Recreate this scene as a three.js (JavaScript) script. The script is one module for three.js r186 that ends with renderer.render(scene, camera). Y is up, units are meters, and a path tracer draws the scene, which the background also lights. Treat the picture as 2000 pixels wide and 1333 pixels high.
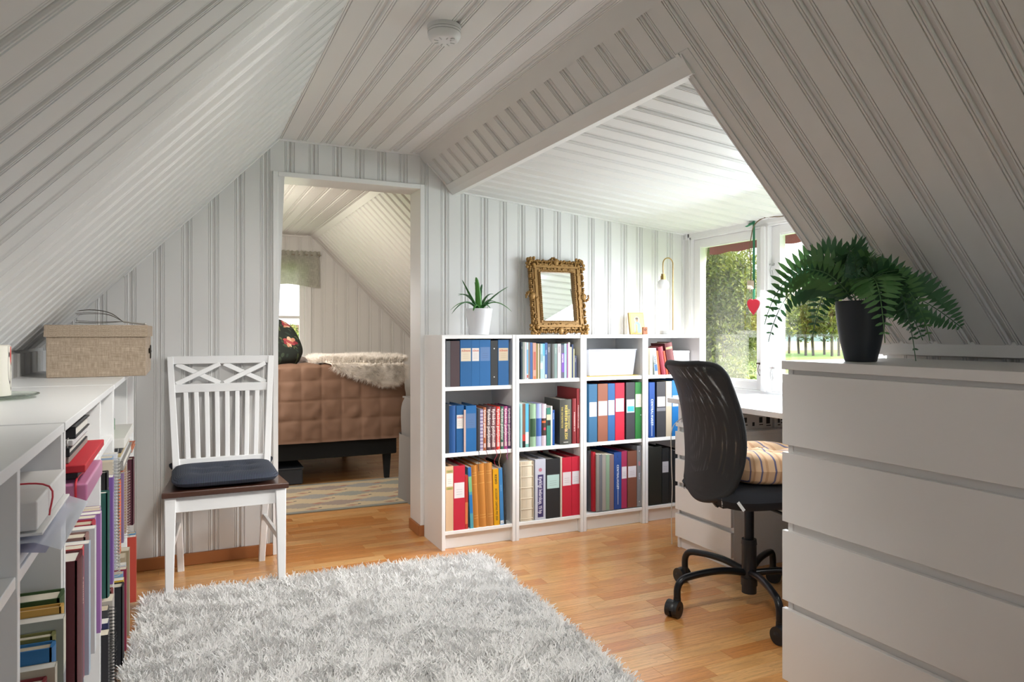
import * as THREE from 'three';
import { RoundedBoxGeometry } from 'three/addons/geometries/RoundedBoxGeometry.js';
import { mergeGeometries } from 'three/addons/utils/BufferGeometryUtils.js';
import { RectAreaLightUniformsLib } from 'three/addons/lights/RectAreaLightUniformsLib.js';
import { ImprovedNoise } from 'three/addons/math/ImprovedNoise.js';

// ---------------------------------------------------------------- camera, sky, exposure
const scene = new THREE.Scene();
const camera = new THREE.PerspectiveCamera(2 * Math.atan(666.5 / 1381.9) * 180 / Math.PI, 2000 / 1333, 0.05, 400);
camera.position.set(-1.1512, 1.0739, 3.5639);
camera.lookAt(-1.1512 + Math.sin(0.43599), 1.0739, 3.5639 - Math.cos(0.43599));
camera.setViewOffset(2000, 1333, 0, 17.3, 2000, 1333);
camera.updateProjectionMatrix();
const renderer = new THREE.WebGLRenderer({ antialias: true });
renderer.toneMapping = THREE.LinearToneMapping;
renderer.toneMappingExposure = 1.14;
renderer.shadowMap.enabled = true;
let seed = 7;
const rnd = () => { seed |= 0; seed = seed + 0x6D2B79F5 | 0; let t = Math.imul(seed ^ seed >>> 15, 1 | seed); t = t + Math.imul(t ^ t >>> 7, 61 | t) ^ t; return ((t ^ t >>> 14) >>> 0) / 4294967296; };
const rr = (a, b) => a + (b - a) * rnd();
const noise = new ImprovedNoise();
{ // an evenly overcast sky: brighter overhead than at the horizon, with faint cloud streaks
  const W = 512, H = 256, d = new Float32Array(W * H * 4);
  for (let j = 0; j < H; j++) for (let i = 0; i < W; i++) {
    const el = ((j + .5) / H - .5) * Math.PI, az = (i / W) * 2 * Math.PI, s = Math.max(0, Math.sin(el));
    const c = noise.noise(Math.cos(az) * 3, Math.sin(az) * 3, el * 14) * .06 + noise.noise(Math.cos(az) * 7, Math.sin(az) * 7, el * 30) * .04;
    const L = 2.6 * (.8 + .45 * s) * (1 + c), k = (j * W + i) * 4;
    d[k] = L * .99; d[k + 1] = L; d[k + 2] = L * 1.03; d[k + 3] = 1;
  }
  const t = new THREE.DataTexture(d, W, H, THREE.RGBAFormat, THREE.FloatType);
  t.mapping = THREE.EquirectangularReflectionMapping; t.magFilter = THREE.LinearFilter; t.minFilter = THREE.LinearFilter; t.needsUpdate = true;
  scene.background = t;
}

// daylight added at the windows: unseen area lights, shaped and aimed to brighten the rooms
RectAreaLightUniformsLib.init();
for (const [w, h, power, color, at, to] of [
  [1.2, .5, 13, '#e9f3ff', [1.61, 1.38, 1.15], [.61, .38, 1.1]],        // dormer window
  [.85, 1.0, 1.8, '#fff6ee', [-.51, 1.19, -3.43], [-.51, 1.1, -2.43]],    // bedroom window
  [.5, .6, 30, '#fff4e8', [-1.14, 1.57, -.9], [-.55, .8, -3.2]],      // added bedroom roof window, fill for the bed
  [.75, .6, 2.5, '#eaf3ff', [-.375, 1.34, 4.69], [-.375, 1.2, 3.69]],     // added gable window behind the camera, fill for the study
]) { const l = new THREE.RectAreaLight(color, power, w, h); l.position.set(...at); l.lookAt(...to); scene.add(l); }

{ // the sun behind thin cloud: a wide soft brightness above the trees, shining in through the dormer
  const s = new THREE.DirectionalLight('#fffaf2', 14); s.position.set(20 * Math.cos(.45) * Math.cos(.38), 20 * Math.sin(.45), 20 * Math.cos(.45) * Math.sin(.38)); s.target.position.set(0, 0, 0);
  s.castShadow = true; s.shadow.radius = 70; s.shadow.mapSize.set(2048, 2048); Object.assign(s.shadow.camera, { left: -12, right: 12, top: 12, bottom: -12, near: .5, far: 60 }); scene.add(s, s.target);
}

// ---------------------------------------------------------------- helpers
const taken = {};
function numbered(n) { if (!(n in taken)) { taken[n] = 0; return n; } taken[n]++; return n + '_' + String(taken[n]).padStart(3, '0'); }
const V = (x, y, z) => new THREE.Vector3(x, y, z);
function mat(color, rough = .6, extra = {}) { return new THREE.MeshPhysicalMaterial({ color, roughness: rough, ...extra }); }
function plain(g) { // same attributes on every geometry, so that they merge
  g = g.index ? g.toNonIndexed() : g;
  for (const k of Object.keys(g.attributes)) if (!['position', 'normal', 'uv'].includes(k)) g.deleteAttribute(k);
  if (!g.attributes.normal) g.computeVertexNormals();
  if (!g.attributes.uv) g.setAttribute('uv', new THREE.BufferAttribute(new Float32Array(g.attributes.position.count * 2), 2));
  return g;
}
const merged = (a) => { a = a.flat(3).map(plain); return a.length === 1 ? a[0] : mergeGeometries(a); };
function part(name, geo, m, parent) {
  const o = new THREE.Mesh(Array.isArray(geo) ? merged(geo) : geo, m); o.name = name; o.castShadow = o.receiveShadow = true; parent.add(o); return o;
}
function tag(o, label, category, group) { o.userData.label = label; o.userData.category = category; if (group) o.userData.group = group; return o; }
function thing(name, label, category, [x, y, z] = [0, 0, 0], turn = 0, group) {
  const o = new THREE.Group(); o.name = numbered(name); o.position.set(x, y, z); o.rotation.y = turn; scene.add(o); return tag(o, label, category, group);
}
function single(name, label, category, geo, m, group) { return tag(part(numbered(name), geo, m, scene), label, category, group); }
function structure(name, label, category) { const o = new THREE.Group(); o.name = name; o.userData.kind = 'structure'; tag(o, label, category); scene.add(o); return o; }
const box = (w, h, d, x = 0, y = 0, z = 0) => new THREE.BoxGeometry(w, h, d).translate(x, y, z);                   // by its centre
const slab = (x0, y0, z0, x1, y1, z1) => box(x1 - x0, y1 - y0, z1 - z0, (x0 + x1) / 2, (y0 + y1) / 2, (z0 + z1) / 2);  // by two corners
function soft(x0, y0, z0, x1, y1, z1, r = .0015) { return new RoundedBoxGeometry(x1 - x0, y1 - y0, z1 - z0, 1, r).translate((x0 + x1) / 2, (y0 + y1) / 2, (z0 + z1) / 2); }
const cyl = (r0, r1, h, x, y, z, n = 20) => new THREE.CylinderGeometry(r1, r0, h, n).translate(x, y + h / 2, z);     // r0 at the bottom
const lathe = (pts, n = 32) => new THREE.LatheGeometry(pts.map(([r, y]) => new THREE.Vector2(r, y)), n);
const curve = (pts) => new THREE.CatmullRomCurve3(pts.map((p) => V(...p)));
const tube = (pts, r, n = 24, k = 8) => new THREE.TubeGeometry(curve(pts), n, r, k);
function bar(a, b, w, h, w1 = w, h1 = h, r = .003) { // a straight bar of rectangular section from a to b, tapering
  const A = V(...a), B = V(...b), L = A.distanceTo(B), g = new RoundedBoxGeometry(w, L, h, 1, Math.min(r, w / 3, h / 3)), p = g.attributes.position;
  for (let i = 0; i < p.count; i++) { const t = p.getY(i) / L + .5; p.setX(i, p.getX(i) * (1 + (w1 / w - 1) * t)); p.setZ(i, p.getZ(i) * (1 + (h1 / h - 1) * t)); }
  const d = B.clone().sub(A).normalize(), X = Math.abs(d.y) > .2 ? V(1, 0, 0).addScaledVector(d, -d.x).normalize() : V(0, 1, 0).cross(d).normalize();
  g.applyMatrix4(new THREE.Matrix4().makeBasis(X, d, X.clone().cross(d)).setPosition(A.add(B).multiplyScalar(.5))); return g;
}
function extrudeXY(pts, z0, z1, holes = []) {
  const s = new THREE.Shape(pts.map(([x, y]) => new THREE.Vector2(x, y)));
  for (const h of holes) s.holes.push(new THREE.Path(h.map(([x, y]) => new THREE.Vector2(x, y))));
  return new THREE.ExtrudeGeometry(s, { depth: z1 - z0, bevelEnabled: false }).translate(0, 0, z0);
}
function grid(nu, nv, f, closeU = false) { // a surface from f(u, v) -> [x, y, z], smooth normals
  const P = [], U = [], I = [];
  for (let j = 0; j <= nv; j++) for (let i = 0; i <= nu; i++) { P.push(...f(i / nu, j / nv)); U.push(i / nu, j / nv); }
  for (let j = 0; j < nv; j++) for (let i = 0; i < nu; i++) { const a = j * (nu + 1) + i, b = a + 1, c = a + nu + 1, d = c + 1; I.push(a, b, d, a, d, c); }
  const g = new THREE.BufferGeometry(); g.setAttribute('position', new THREE.Float32BufferAttribute(P, 3)); g.setAttribute('uv', new THREE.Float32BufferAttribute(U, 2)); g.setIndex(I); g.computeVertexNormals(); return g;
}
function rawGeo(P, U) { const g = new THREE.BufferGeometry(); g.setAttribute('position', new THREE.Float32BufferAttribute(P, 3)); g.setAttribute('uv', new THREE.Float32BufferAttribute(U ?? new Array(P.length / 3 * 2).fill(0), 2)); g.computeVertexNormals(); return g; }
function canvasTex(w, h, draw, srgb = true) {
  const c = document.createElement('canvas'); c.width = w; c.height = h; draw(c.getContext('2d'), w, h);
  const t = new THREE.CanvasTexture(c); if (srgb) t.colorSpace = THREE.SRGBColorSpace; t.wrapS = t.wrapT = THREE.RepeatWrapping; return t;
}
function dataTex(w, h, f, srgb = false) {
  const d = new Uint8Array(w * h * 4);
  for (let j = 0; j < h; j++) for (let i = 0; i < w; i++) { const c = f(i, j); const k = (j * w + i) * 4; for (let q = 0; q < 3; q++) d[k + q] = Math.max(0, Math.min(255, Array.isArray(c) ? c[q] : c)); d[k + 3] = 255; }
  const t = new THREE.DataTexture(d, w, h); t.magFilter = THREE.LinearFilter; t.minFilter = THREE.LinearMipmapLinearFilter; t.generateMipmaps = true; t.wrapS = t.wrapT = THREE.RepeatWrapping; if (srgb) t.colorSpace = THREE.SRGBColorSpace; t.needsUpdate = true; return t;
}
const frame = (o, origin, U, L, N) => { o.position.set(...origin); o.quaternion.setFromRotationMatrix(new THREE.Matrix4().makeBasis(V(...U), V(...L), V(...N))); return o; };

// ---------------------------------------------------------------- shared materials
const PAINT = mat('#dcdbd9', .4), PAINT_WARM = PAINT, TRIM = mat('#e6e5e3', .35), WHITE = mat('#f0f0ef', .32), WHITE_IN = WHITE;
const BLACK = mat('#16171a', .5), CHROME = mat('#b9b9b6', .25, { metalness: 1 }), BRASS = mat('#a58a58', .35, { metalness: 1 }), WOODTRIM = mat('#a5683a', .45);
// ---------------------------------------------------------------- the shell: a roof of panelled slopes, a gable wall with a doorway, a dormer
const CEIL = 2.02, XL = -.735, XR = -.012, TL = 1.05, KL = -1.69, KR = 1.0, DX = .163, DY = 1.845, DS = .0935, WX = 1.74, DZ = 1.935, BACK = -.03, PITCH = .114;
const leftY = (x) => CEIL - TL * (XL - x), rightY = (x) => CEIL - (x - XR), dormY = (x) => DY - DS * (x - DX);
const KLY = leftY(KL), KRY = rightY(KR);
// one panel board: a flat face between two beads and half of the recess on either side
const HALF = [[0, .005], [.0055, .005], [.0062, .0085], [.0078, .0108], [.0102, .0116], [.0126, .0108], [.0138, .0088], [.0150, .0088], [.0156, .0112], [.0200, .0112], [.0206, .0086], [.0222, .0086], [.0232, .012]];
const PROFILE = [...HALF, ...HALF.map(([u, w]) => [PITCH - u, w]).reverse()];
function boardGeo(lo, hi, profile = PROFILE) {
  const P = [], N = [], U = [];
  for (let k = 0; k + 1 < profile.length; k++) {
    const [u0, w0] = profile[k], [u1, w1] = profile[k + 1], a = [u0, lo(u0), w0], b = [u1, lo(u1), w1], c = [u1, Math.max(lo(u1), hi(u1)), w1], d = [u0, Math.max(lo(u0), hi(u0)), w0];
    if (hi(u0) <= lo(u0) && hi(u1) <= lo(u1)) continue;
    const L = Math.hypot(u1 - u0, w1 - w0), nx = -(w1 - w0) / L, nz = (u1 - u0) / L;
    for (const q of [a, b, c, a, c, d]) { P.push(...q); N.push(nx, 0, nz); U.push(q[0], q[1]); }
  }
  const g = new THREE.BufferGeometry(); g.setAttribute('position', new THREE.Float32BufferAttribute(P, 3)); g.setAttribute('normal', new THREE.Float32BufferAttribute(N, 3)); g.setAttribute('uv', new THREE.Float32BufferAttribute(U, 2)); return g;
}
function boards(root, origin, U, L, N, n, lo, hi, m = PAINT, same = false) { // n boards side by side along U; lo and hi give where each ends along L at the distance u
  const f = frame(new THREE.Group(), origin, U, L, N); let shared;
  for (let k = 0; k < n; k++) {
    const g = same && shared ? shared : (shared = boardGeo((u) => lo(u + k * PITCH), (u) => hi(u + k * PITCH)));
    if (!g.attributes.position.count) continue;
    const o = part('board', g, m, root); o.position.copy(f.position).addScaledVector(V(...U), k * PITCH); o.quaternion.copy(f.quaternion);
  }
}
const ca = Math.cos(Math.atan(TL)), sa = Math.sin(Math.atan(TL)), h2 = Math.SQRT1_2, R0 = 4.72, BZ = -3.5, dl = Math.hypot(1, DS);
{
  // gable wall between the study and the bedroom, with the doorway
  const w = structure('wall_back', 'white panelled gable wall with a doorway to the bedroom', 'wall');
  part('backing', extrudeXY([[-1.8, 0], [-.742, 0], [-.742, 1.838], [-.008, 1.838], [-.008, 0], [1.86, 0], [1.86, 2.1], [-1.8, 2.1]], -.17, BACK), PAINT, w);
  const top = (x) => x < XL ? leftY(x) : x < XR ? CEIL : x < DX ? rightY(x) : dormY(x);
  const x0 = -.739 - .0525 - 8 * PITCH;
  boards(w, [x0, 0, BACK], [1, 0, 0], [0, 1, 0], [0, 0, 1], 8, () => .055, (u) => top(u + x0));                       // left of the doorway
  boards(w, [x0 + 8 * PITCH, 0, BACK], [1, 0, 0], [0, 1, 0], [0, 0, 1], 7, (u) => (u + x0 + 8 * PITCH) < -.752 ? .055 : 1.848, (u) => top(u + x0 + 8 * PITCH));
  boards(w, [x0 + 15 * PITCH, 0, BACK], [1, 0, 0], [0, 1, 0], [0, 0, 1], 16, () => 0.0, (u) => top(u + x0 + 15 * PITCH));
  const bl = structure('baseboard_left', 'brown wooden baseboard along the gable wall behind the white chair', 'baseboard');
  part('board_strip', soft(KL, 0, -.031, -.756, .056, -.008, .004), WOODTRIM, bl);
  const br = structure('baseboard_right', 'short brown wooden baseboard wrapping the wall end beside the doorway', 'baseboard');
  part('board_strip', [soft(-.026, 0, -.031, .02, .056, -.008, .003), soft(-.0265, 0, -.19, -.0085, .056, -.012, .003)], WOODTRIM, br);
  const t = structure('trim_1', 'white lining boards around the open bedroom doorway', 'door trim');
  part('side_lining', soft(-.756, 0, -.19, -.732, 1.852, -.008, .002), TRIM, t);
  part('side_lining', soft(-.018, .057, -.19, .006, 1.852, -.008, .002), TRIM, t);
  part('head_lining', soft(-.7315, 1.828, -.19, -.0185, 1.852, -.008, .002), TRIM, t);
  const t2 = structure('trim_2', 'thin white mouldings where gable wall meets ceiling and slopes', 'moulding');
  part('moulding', bar([KL + .3, leftY(KL + .3) - .008, -.012], [XL + .006, CEIL - .008, -.012], .016, .016), TRIM, t2);
  part('moulding', bar([XL, CEIL - .009, -.012], [XR, CEIL - .009, -.012], .016, .018), TRIM, t2);
  part('moulding', bar([XR, CEIL - .012, -.012], [DX, DY - .012, -.012], .016, .02), TRIM, t2);
  part('moulding', bar([DX, DY - .01, -.014], [WX + .05, dormY(WX + .05) - .01, -.014], .014, .014), TRIM, t2);
}
{
  const s = structure('ceiling_slope_left', 'long white panelled roof slope above the low bookshelf', 'sloped ceiling');
  const q = (xa, xb) => [[xa, leftY(xa)], [xb, leftY(xb)], [xb, leftY(xb) + .16], [xa, leftY(xa) + .16]];
  part('backing', [extrudeXY(q(KL - .12, XL), -.5, R0), extrudeXY(q(KL - .12, XL), BZ - .1, -1.3), extrudeXY(q(KL - .12, -1.52), -1.3, -.5), extrudeXY(q(-.92, XL), -1.3, -.5)], PAINT, s);
  const v = structure('window_3', 'added unseen roof window in the bedroom slope for fill light', 'window'); // added out of sight so that the bed gets more light
  part('window_frame', [extrudeXY(q(-1.54, -1.50).map(([x, y]) => [x, y - .01]), -1.32, -.48), extrudeXY(q(-.94, -.90).map(([x, y]) => [x, y - .01]), -1.32, -.48), extrudeXY(q(-1.54, -.90).map(([x, y]) => [x, y - .01]), -1.33, -1.28), extrudeXY(q(-1.54, -.90).map(([x, y]) => [x, y - .01]), -.52, -.47)], TRIM, v);
  part('pane', extrudeXY([[-1.5, leftY(-1.5) + .08], [-.94, leftY(-.94) + .08], [-.94, leftY(-.94) + .081], [-1.5, leftY(-1.5) + .081]], -1.28, -.52), mat('#ffffff', 0, { transmission: 1, thickness: 0, ior: 1.5 }), v);
  boards(s, [KL, KLY, R0 - .02], [0, 0, -1], [ca, sa, 0], [sa, -ca, 0], Math.round((R0 + .0) / PITCH), () => 0, () => (XL - KL) / ca - .004, PAINT, true);
  const c = structure('ceiling', 'flat strip of white panelled ceiling with the smoke alarm', 'ceiling');
  part('backing', slab(XL - .02, CEIL, BZ - .1, XR + .02, CEIL + .14, R0), TRIM, c);  // lighter white than the slopes, painted in for bounced light the ceiling lacks
  const cx0 = -.739 - .0525;
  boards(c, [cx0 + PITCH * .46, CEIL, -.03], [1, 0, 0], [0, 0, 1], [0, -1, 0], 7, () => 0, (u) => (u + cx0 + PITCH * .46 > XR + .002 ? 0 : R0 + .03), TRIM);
  const r = structure('ceiling_slope_right', 'white panelled roof slope behind the fern and dresser', 'sloped ceiling');
  part('backing', [extrudeXY([[XR, CEIL], [KR + .02, KRY - .02], [KR + .16, KRY - .03], [XR, CEIL + .17]], DZ + .02, R0), extrudeXY([[XR, CEIL], [DX, DY], [DX, DY + .16], [XR, CEIL + .17]], -.17, DZ + .02)], PAINT_WARM, r);
  const sl = (KR - XR) / h2, sd = (DX - XR) / h2, n1 = Math.floor((DZ + .03 - .03) / PITCH);
  boards(r, [KR, KRY, -.03], [0, 0, 1], [-h2, h2, 0], [-h2, -h2, 0], n1 + 1, (u) => u - .03 < DZ - .002 ? sl - sd + .01 : 0, () => sl - .05, PAINT_WARM);
  boards(r, [KR, KRY, -.03 + (n1 + 1) * PITCH], [0, 0, 1], [-h2, h2, 0], [-h2, -h2, 0], Math.floor((R0 - 2.0) / PITCH) - 1, () => .03, () => sl - .05, PAINT_WARM, true);
  const on = (x, out) => [x - h2 * out, rightY(x) - h2 * out];                                                      // a point on the slope, raised towards the room
  const t = structure('trim_3', 'flat white board along the top of the roof slope', 'moulding');
  part('moulding', extrudeXY([on(XR - .002, 0), on(XR - .002, .02), on(XR + .042, .02), on(XR + .042, 0)].map(([x, y]) => [x, Math.min(y, CEIL)]), -.03, R0 - .02), PAINT_WARM, t);
  const e = structure('trim_4', 'white moulding along the top edge of the dormer opening', 'moulding');
  part('moulding', extrudeXY([on(DX - .026, 0), on(DX - .026, .016), on(DX - .004, .022), [DX + .002, DY - .034], [DX + .03, DY - .034], [DX + .03, DY], [DX, DY]], -.03, DZ + .02), TRIM, e);
  const d = structure('trim_5', 'white moulding down the near edge of the dormer opening', 'moulding');
  const run = (x0, x1, z0, z1, out) => { const a = on(x0, 0), b = on(x0, out), c2 = on(x1, out), e2 = on(x1, 0); return extrudeXY([a, b, c2, e2], z0, z1); };
  part('moulding', [run(DX - .03, KR, DZ - .002, DZ + .012, .018), run(DX - .03, KR, DZ + .012, DZ + .05, .014)], PAINT_WARM, d);
  const k = structure('trim_6', 'white board along the foot of the roof slope behind the dresser', 'moulding');
  part('moulding', soft(KR - .045, KRY - .008, DZ + .004, KR, KRY + .046, R0 - .01, .003), PAINT_WARM, k);
}
{
  const a = structure('wall_left', 'low white panelled knee wall behind the bookshelf', 'wall');
  part('backing', slab(KL - .14, 0, BZ, KL, KLY, R0), PAINT, a);
  boards(a, [KL, 0, 2.6], [0, 0, -1], [0, 1, 0], [1, 0, 0], 23, () => 0, () => KLY - .02, PAINT, true);
  const b = structure('wall_right', 'low white panelled knee wall behind the dresser', 'wall');
  part('backing', slab(KR, 0, DZ + .002, KR + .14, KRY, R0), PAINT, b);
  boards(b, [KR, 0, DZ + .06], [0, 0, 1], [0, 1, 0], [-1, 0, 0], 12, () => .5, () => KRY - .01, PAINT, true);
  // the dormer: a gently pitched ceiling, its near cheek and the window wall
  const c = structure('ceiling_dormer', 'bright white panelled ceiling of the dormer', 'ceiling');
  part('backing', extrudeXY([[DX + .02, dormY(DX + .02)], [WX + .12, dormY(WX + .12)], [WX + .12, dormY(WX) + .12], [DX - .05, DY + .17]], -.17, DZ + .1), PAINT, c);
  boards(c, [DX + .03, dormY(DX + .03), DZ], [0, 0, -1], [1 / dl, -DS / dl, 0], [-DS / dl, -1 / dl, 0], 18, () => 0, (u) => (DZ - u < -.035 ? 0 : (WX - DX - .03) * dl), PAINT, true);
  const n = structure('wall_dormer', 'white cheek wall closing the near side of the dormer', 'wall');
  part('backing', extrudeXY([[KR + .002, 0], [WX + .12, 0], [WX + .12, dormY(WX + .12) + .02], [DX, DY], [KR + .002, KRY]], DZ, DZ + .09), PAINT, n);
  const r = structure('wall_window', 'white window wall of the dormer', 'wall');
  part('backing', [slab(WX, -.2, -.17, WX + .12, .72, DZ + .09), slab(WX, 1.672, -.17, WX + .12, 1.80, DZ + .09), slab(WX, .72, -.17, WX + .12, 1.672, .012), slab(WX, .72, 1.89, WX + .12, 1.672, DZ + .09)], TRIM, r);
  const f = structure('wall_front', 'plain white end wall of the study', 'wall');
  part('backing', [slab(KL - .1, 0, R0, KR + .14, 1.0, R0 + .12), slab(KL - .1, 1.68, R0, KR + .14, CEIL + .1, R0 + .12), slab(KL - .1, 1.0, R0, -.8, 1.68, R0 + .12), slab(.05, 1.0, R0, KR + .14, 1.68, R0 + .12)], PAINT, f);
  const v = structure('window_4', 'added unseen gable window in the end wall of the study', 'window'), z = R0 + .02;  // unseen window added to brighten the near end of the study
  part('window_frame', [soft(-.8, 1.0, z, -.75, 1.68, z + .08), soft(0, 1.0, z, .05, 1.68, z + .08), soft(-.75, 1.0, z, 0, 1.05, z + .08), soft(-.75, 1.63, z, 0, 1.68, z + .08), soft(-.4, 1.05, z, -.35, 1.63, z + .08)], TRIM, v);
  for (const [a, b] of [[-.75, -.4], [-.35, 0]]) part('pane', slab(a, 1.05, z + .04, b, 1.63, z + .041), mat('#ffffff', 0, { transmission: 1, thickness: 0, ior: 1.5 }), v);
}
// ---------------------------------------------------------------- the dormer window: three side-hung casements
{
  const w = structure('window_1', 'white three-part casement window in the dormer', 'window');
  const y0 = .72, y1 = 1.672, fx0 = WX - .012, fx1 = WX + .10;
  part('window_frame', [soft(fx0, y0, .005, fx1, y0 + .03, 1.9), soft(fx0, y1 - .022, .005, fx1, y1 + .006, 1.9), soft(fx0, y0, .002, fx1, y1, .03), soft(fx0, y0, 1.872, fx1, y1, 1.9)], TRIM, w);
  part('casing', [slab(WX - .03, 1.655, -.031, WX + .02, 1.74, .004), soft(WX - .016, .70, -.03, WX + .002, 1.694, .016), soft(WX - .016, 1.664, -.04, WX + .002, 1.706, 1.93)], TRIM, w);
  for (const z of [.62, 1.25]) part('post', [soft(fx0 - .006, y0 + .03, z, fx1, y1 - .022, z + .055), soft(fx0 - .016, y0 + .03, z + .014, fx0, y1 - .022, z + .041)], TRIM, w);
  part('window_sill', soft(WX - .04, .70, .0, WX + .1, .722, 1.9, .004), TRIM, w);
  const GLASS = mat('#ffffff', 0, { transmission: 1, thickness: 0, ior: 1.5 });
  for (const [a, b] of [[.031, .619], [.676, 1.249], [1.306, 1.871]]) {
    const s = new THREE.Group(); s.name = 'casement'; w.add(s);
    const sx0 = WX + .012, sx1 = WX + .052, A = y0 + .031, B = y1 - .023;
    part('sash_frame', [soft(sx0, A, a, sx1, B, a + .056), soft(sx0, A, b - .056, sx1, B, b), soft(sx0, A, a + .056, sx1, A + .045, b - .056), soft(sx0, B - .045, a + .056, sx1, B, b - .056),
      soft(sx0 + .008, A + .045, a + .056, sx1, A + .053, b - .056, .001), soft(sx0 + .008, B - .053, a + .056, sx1, B - .045, b - .056, .001)], TRIM, s);
    part('pane', slab(sx0 + .024, A + .04, a + .05, sx0 + .025, B - .04, b - .05), GLASS, s);
  }
  for (const [z, y, side] of [[.690, 1.44, 1], [.690, .88, 1], [.600, .90, -1]]) { // latches with wire hooks
    const x = WX + .004, m = side > 0 ? CHROME : mat('#4a3b30', .5, { metalness: .6 });
    part('latch', [cyl(.006, .006, .02, 0, -.01, 0, 10).rotateZ(Math.PI / 2).translate(x, y, z), bar([x - .008, y, z - .022], [x - .008, y + .003, z + .02], .008, .008),
      tube([[x - .008, y, z], [x - .012, y - .03, z - .006], [x - .012, y - .058, z], [x - .012, y - .066, z + .006], [x - .01, y - .055, z + .011], [x - .01, y - .03, z + .004]], .0016, 20, 6)], m, w);
  }
}
// ---------------------------------------------------------------- the floor: oak strips one by one where they show, merged beyond
const GRAIN = dataTex(512, 64, (i, j) => {
  const g = noise.noise(i * .012, j * .55, 3.3) * 26 + noise.noise(i * .05, j * 1.4, 8.1) * 14 + noise.noise(i * .006, j * .12, 1.7) * 20 + (noise.noise(i * .03, j * 2.2, 5) > .42 ? -22 : 0);
  return [232 + g, 226 + g * 1.05, 218 + g * 1.15];
}, true);
{
  const fl = structure('floor', 'honey coloured oak strip floor', 'floor');
  part('subfloor', slab(KL - .2, -.2, BZ - .1, WX + .1, -.012, R0 + .1), mat('#7a532f', .8), fl);
  const tones = ['#e8ad6c', '#e09e5c', '#edb776', '#e4a768', '#efbd80', '#da9552', '#eab172'];
  const mats = tones.map((c, i) => { const m = GRAIN.clone(); m.offset.set(i * .137, i * .31); m.needsUpdate = true; return mat(c, .28, { map: m, clearcoat: .5, clearcoatRoughness: .22 }); });
  const lens = [.28, .35, .42, .5], Wd = .0675, shared = lens.map((L) => stripGeo(L, Wd));
  function stripGeo(L, w) {
    const c = .0006, P = [], U = [], top = [[0, 0, 0], [L, 0, 0], [L, 0, w], [0, 0, w]], q = (a, b, cc, d) => { for (const p of [a, b, cc, a, cc, d]) { P.push(...p); U.push(p[0] / .5, p[2] / w); } };
    const i = [[c, 0, c], [L - c, 0, c], [L - c, 0, w - c], [c, 0, w - c]], o = top.map(([x, , z]) => [x, -.0012, z]), b = top.map(([x, , z]) => [x, -.012, z]);
    q(i[3], i[2], i[1], i[0]); for (let k = 0; k < 4; k++) { const n = (k + 1) % 4; q(i[k], i[n], o[n], o[k]); q(o[k], o[n], b[n], b[k]); } return rawGeo(P, U);
  }
  const cam = camera.position, th = .43599, seen = (x, z) => { const dx = x - cam.x, dz = z - cam.z, d = dx * Math.sin(th) - dz * Math.cos(th); if (d < .8) return 0; const px = 1000 + 1382 * (dx * Math.cos(th) + dz * Math.sin(th)) / d, py = 649 + 1382 * cam.y / d; return px > 230 && px < 1560 && py < 1345 ? py : 0; };
  const rest = tones.map(() => []), cand = [];
  for (let r = 0, z = BZ; z < R0; z += Wd, r++) {
    let x = KL - rnd() * .4;
    while (x < WX) {
      const k = Math.floor(rnd() * 4), L = lens[k], m = Math.floor(rnd() * 7), cx = Math.max(x, KL), e = Math.min(x + L, WX); 
      const py = seen(x + L / 2, z + Wd / 2), rugged = x > -1.25 && x + L < .02 && z > .56 && z < 2.4, shelf = z < .2 && x > .02;
      if (e - cx > .01) { if (py > 0 && z > -.16 && !rugged && !shelf && x > KL && x + L < WX) cand.push([py, x, z, k, m]); else rest[m].push(stripGeo(e - cx, Wd).translate(cx, 0, z)); }
      x += L;
    }
  }
  cand.sort((a, b) => b[0] - a[0]);
  cand.forEach(([, x, z, k, m], n) => { if (n < 295) { const o = part('plank', shared[k], mats[m], fl); o.position.set(x, 0, z); } else rest[m].push(stripGeo(lens[k], Wd).translate(x, 0, z)); });
  rest.forEach((g, m) => { if (g.length) part('floor_strips', g, mats[m], fl).userData.kind = 'stuff'; });
}
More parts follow.
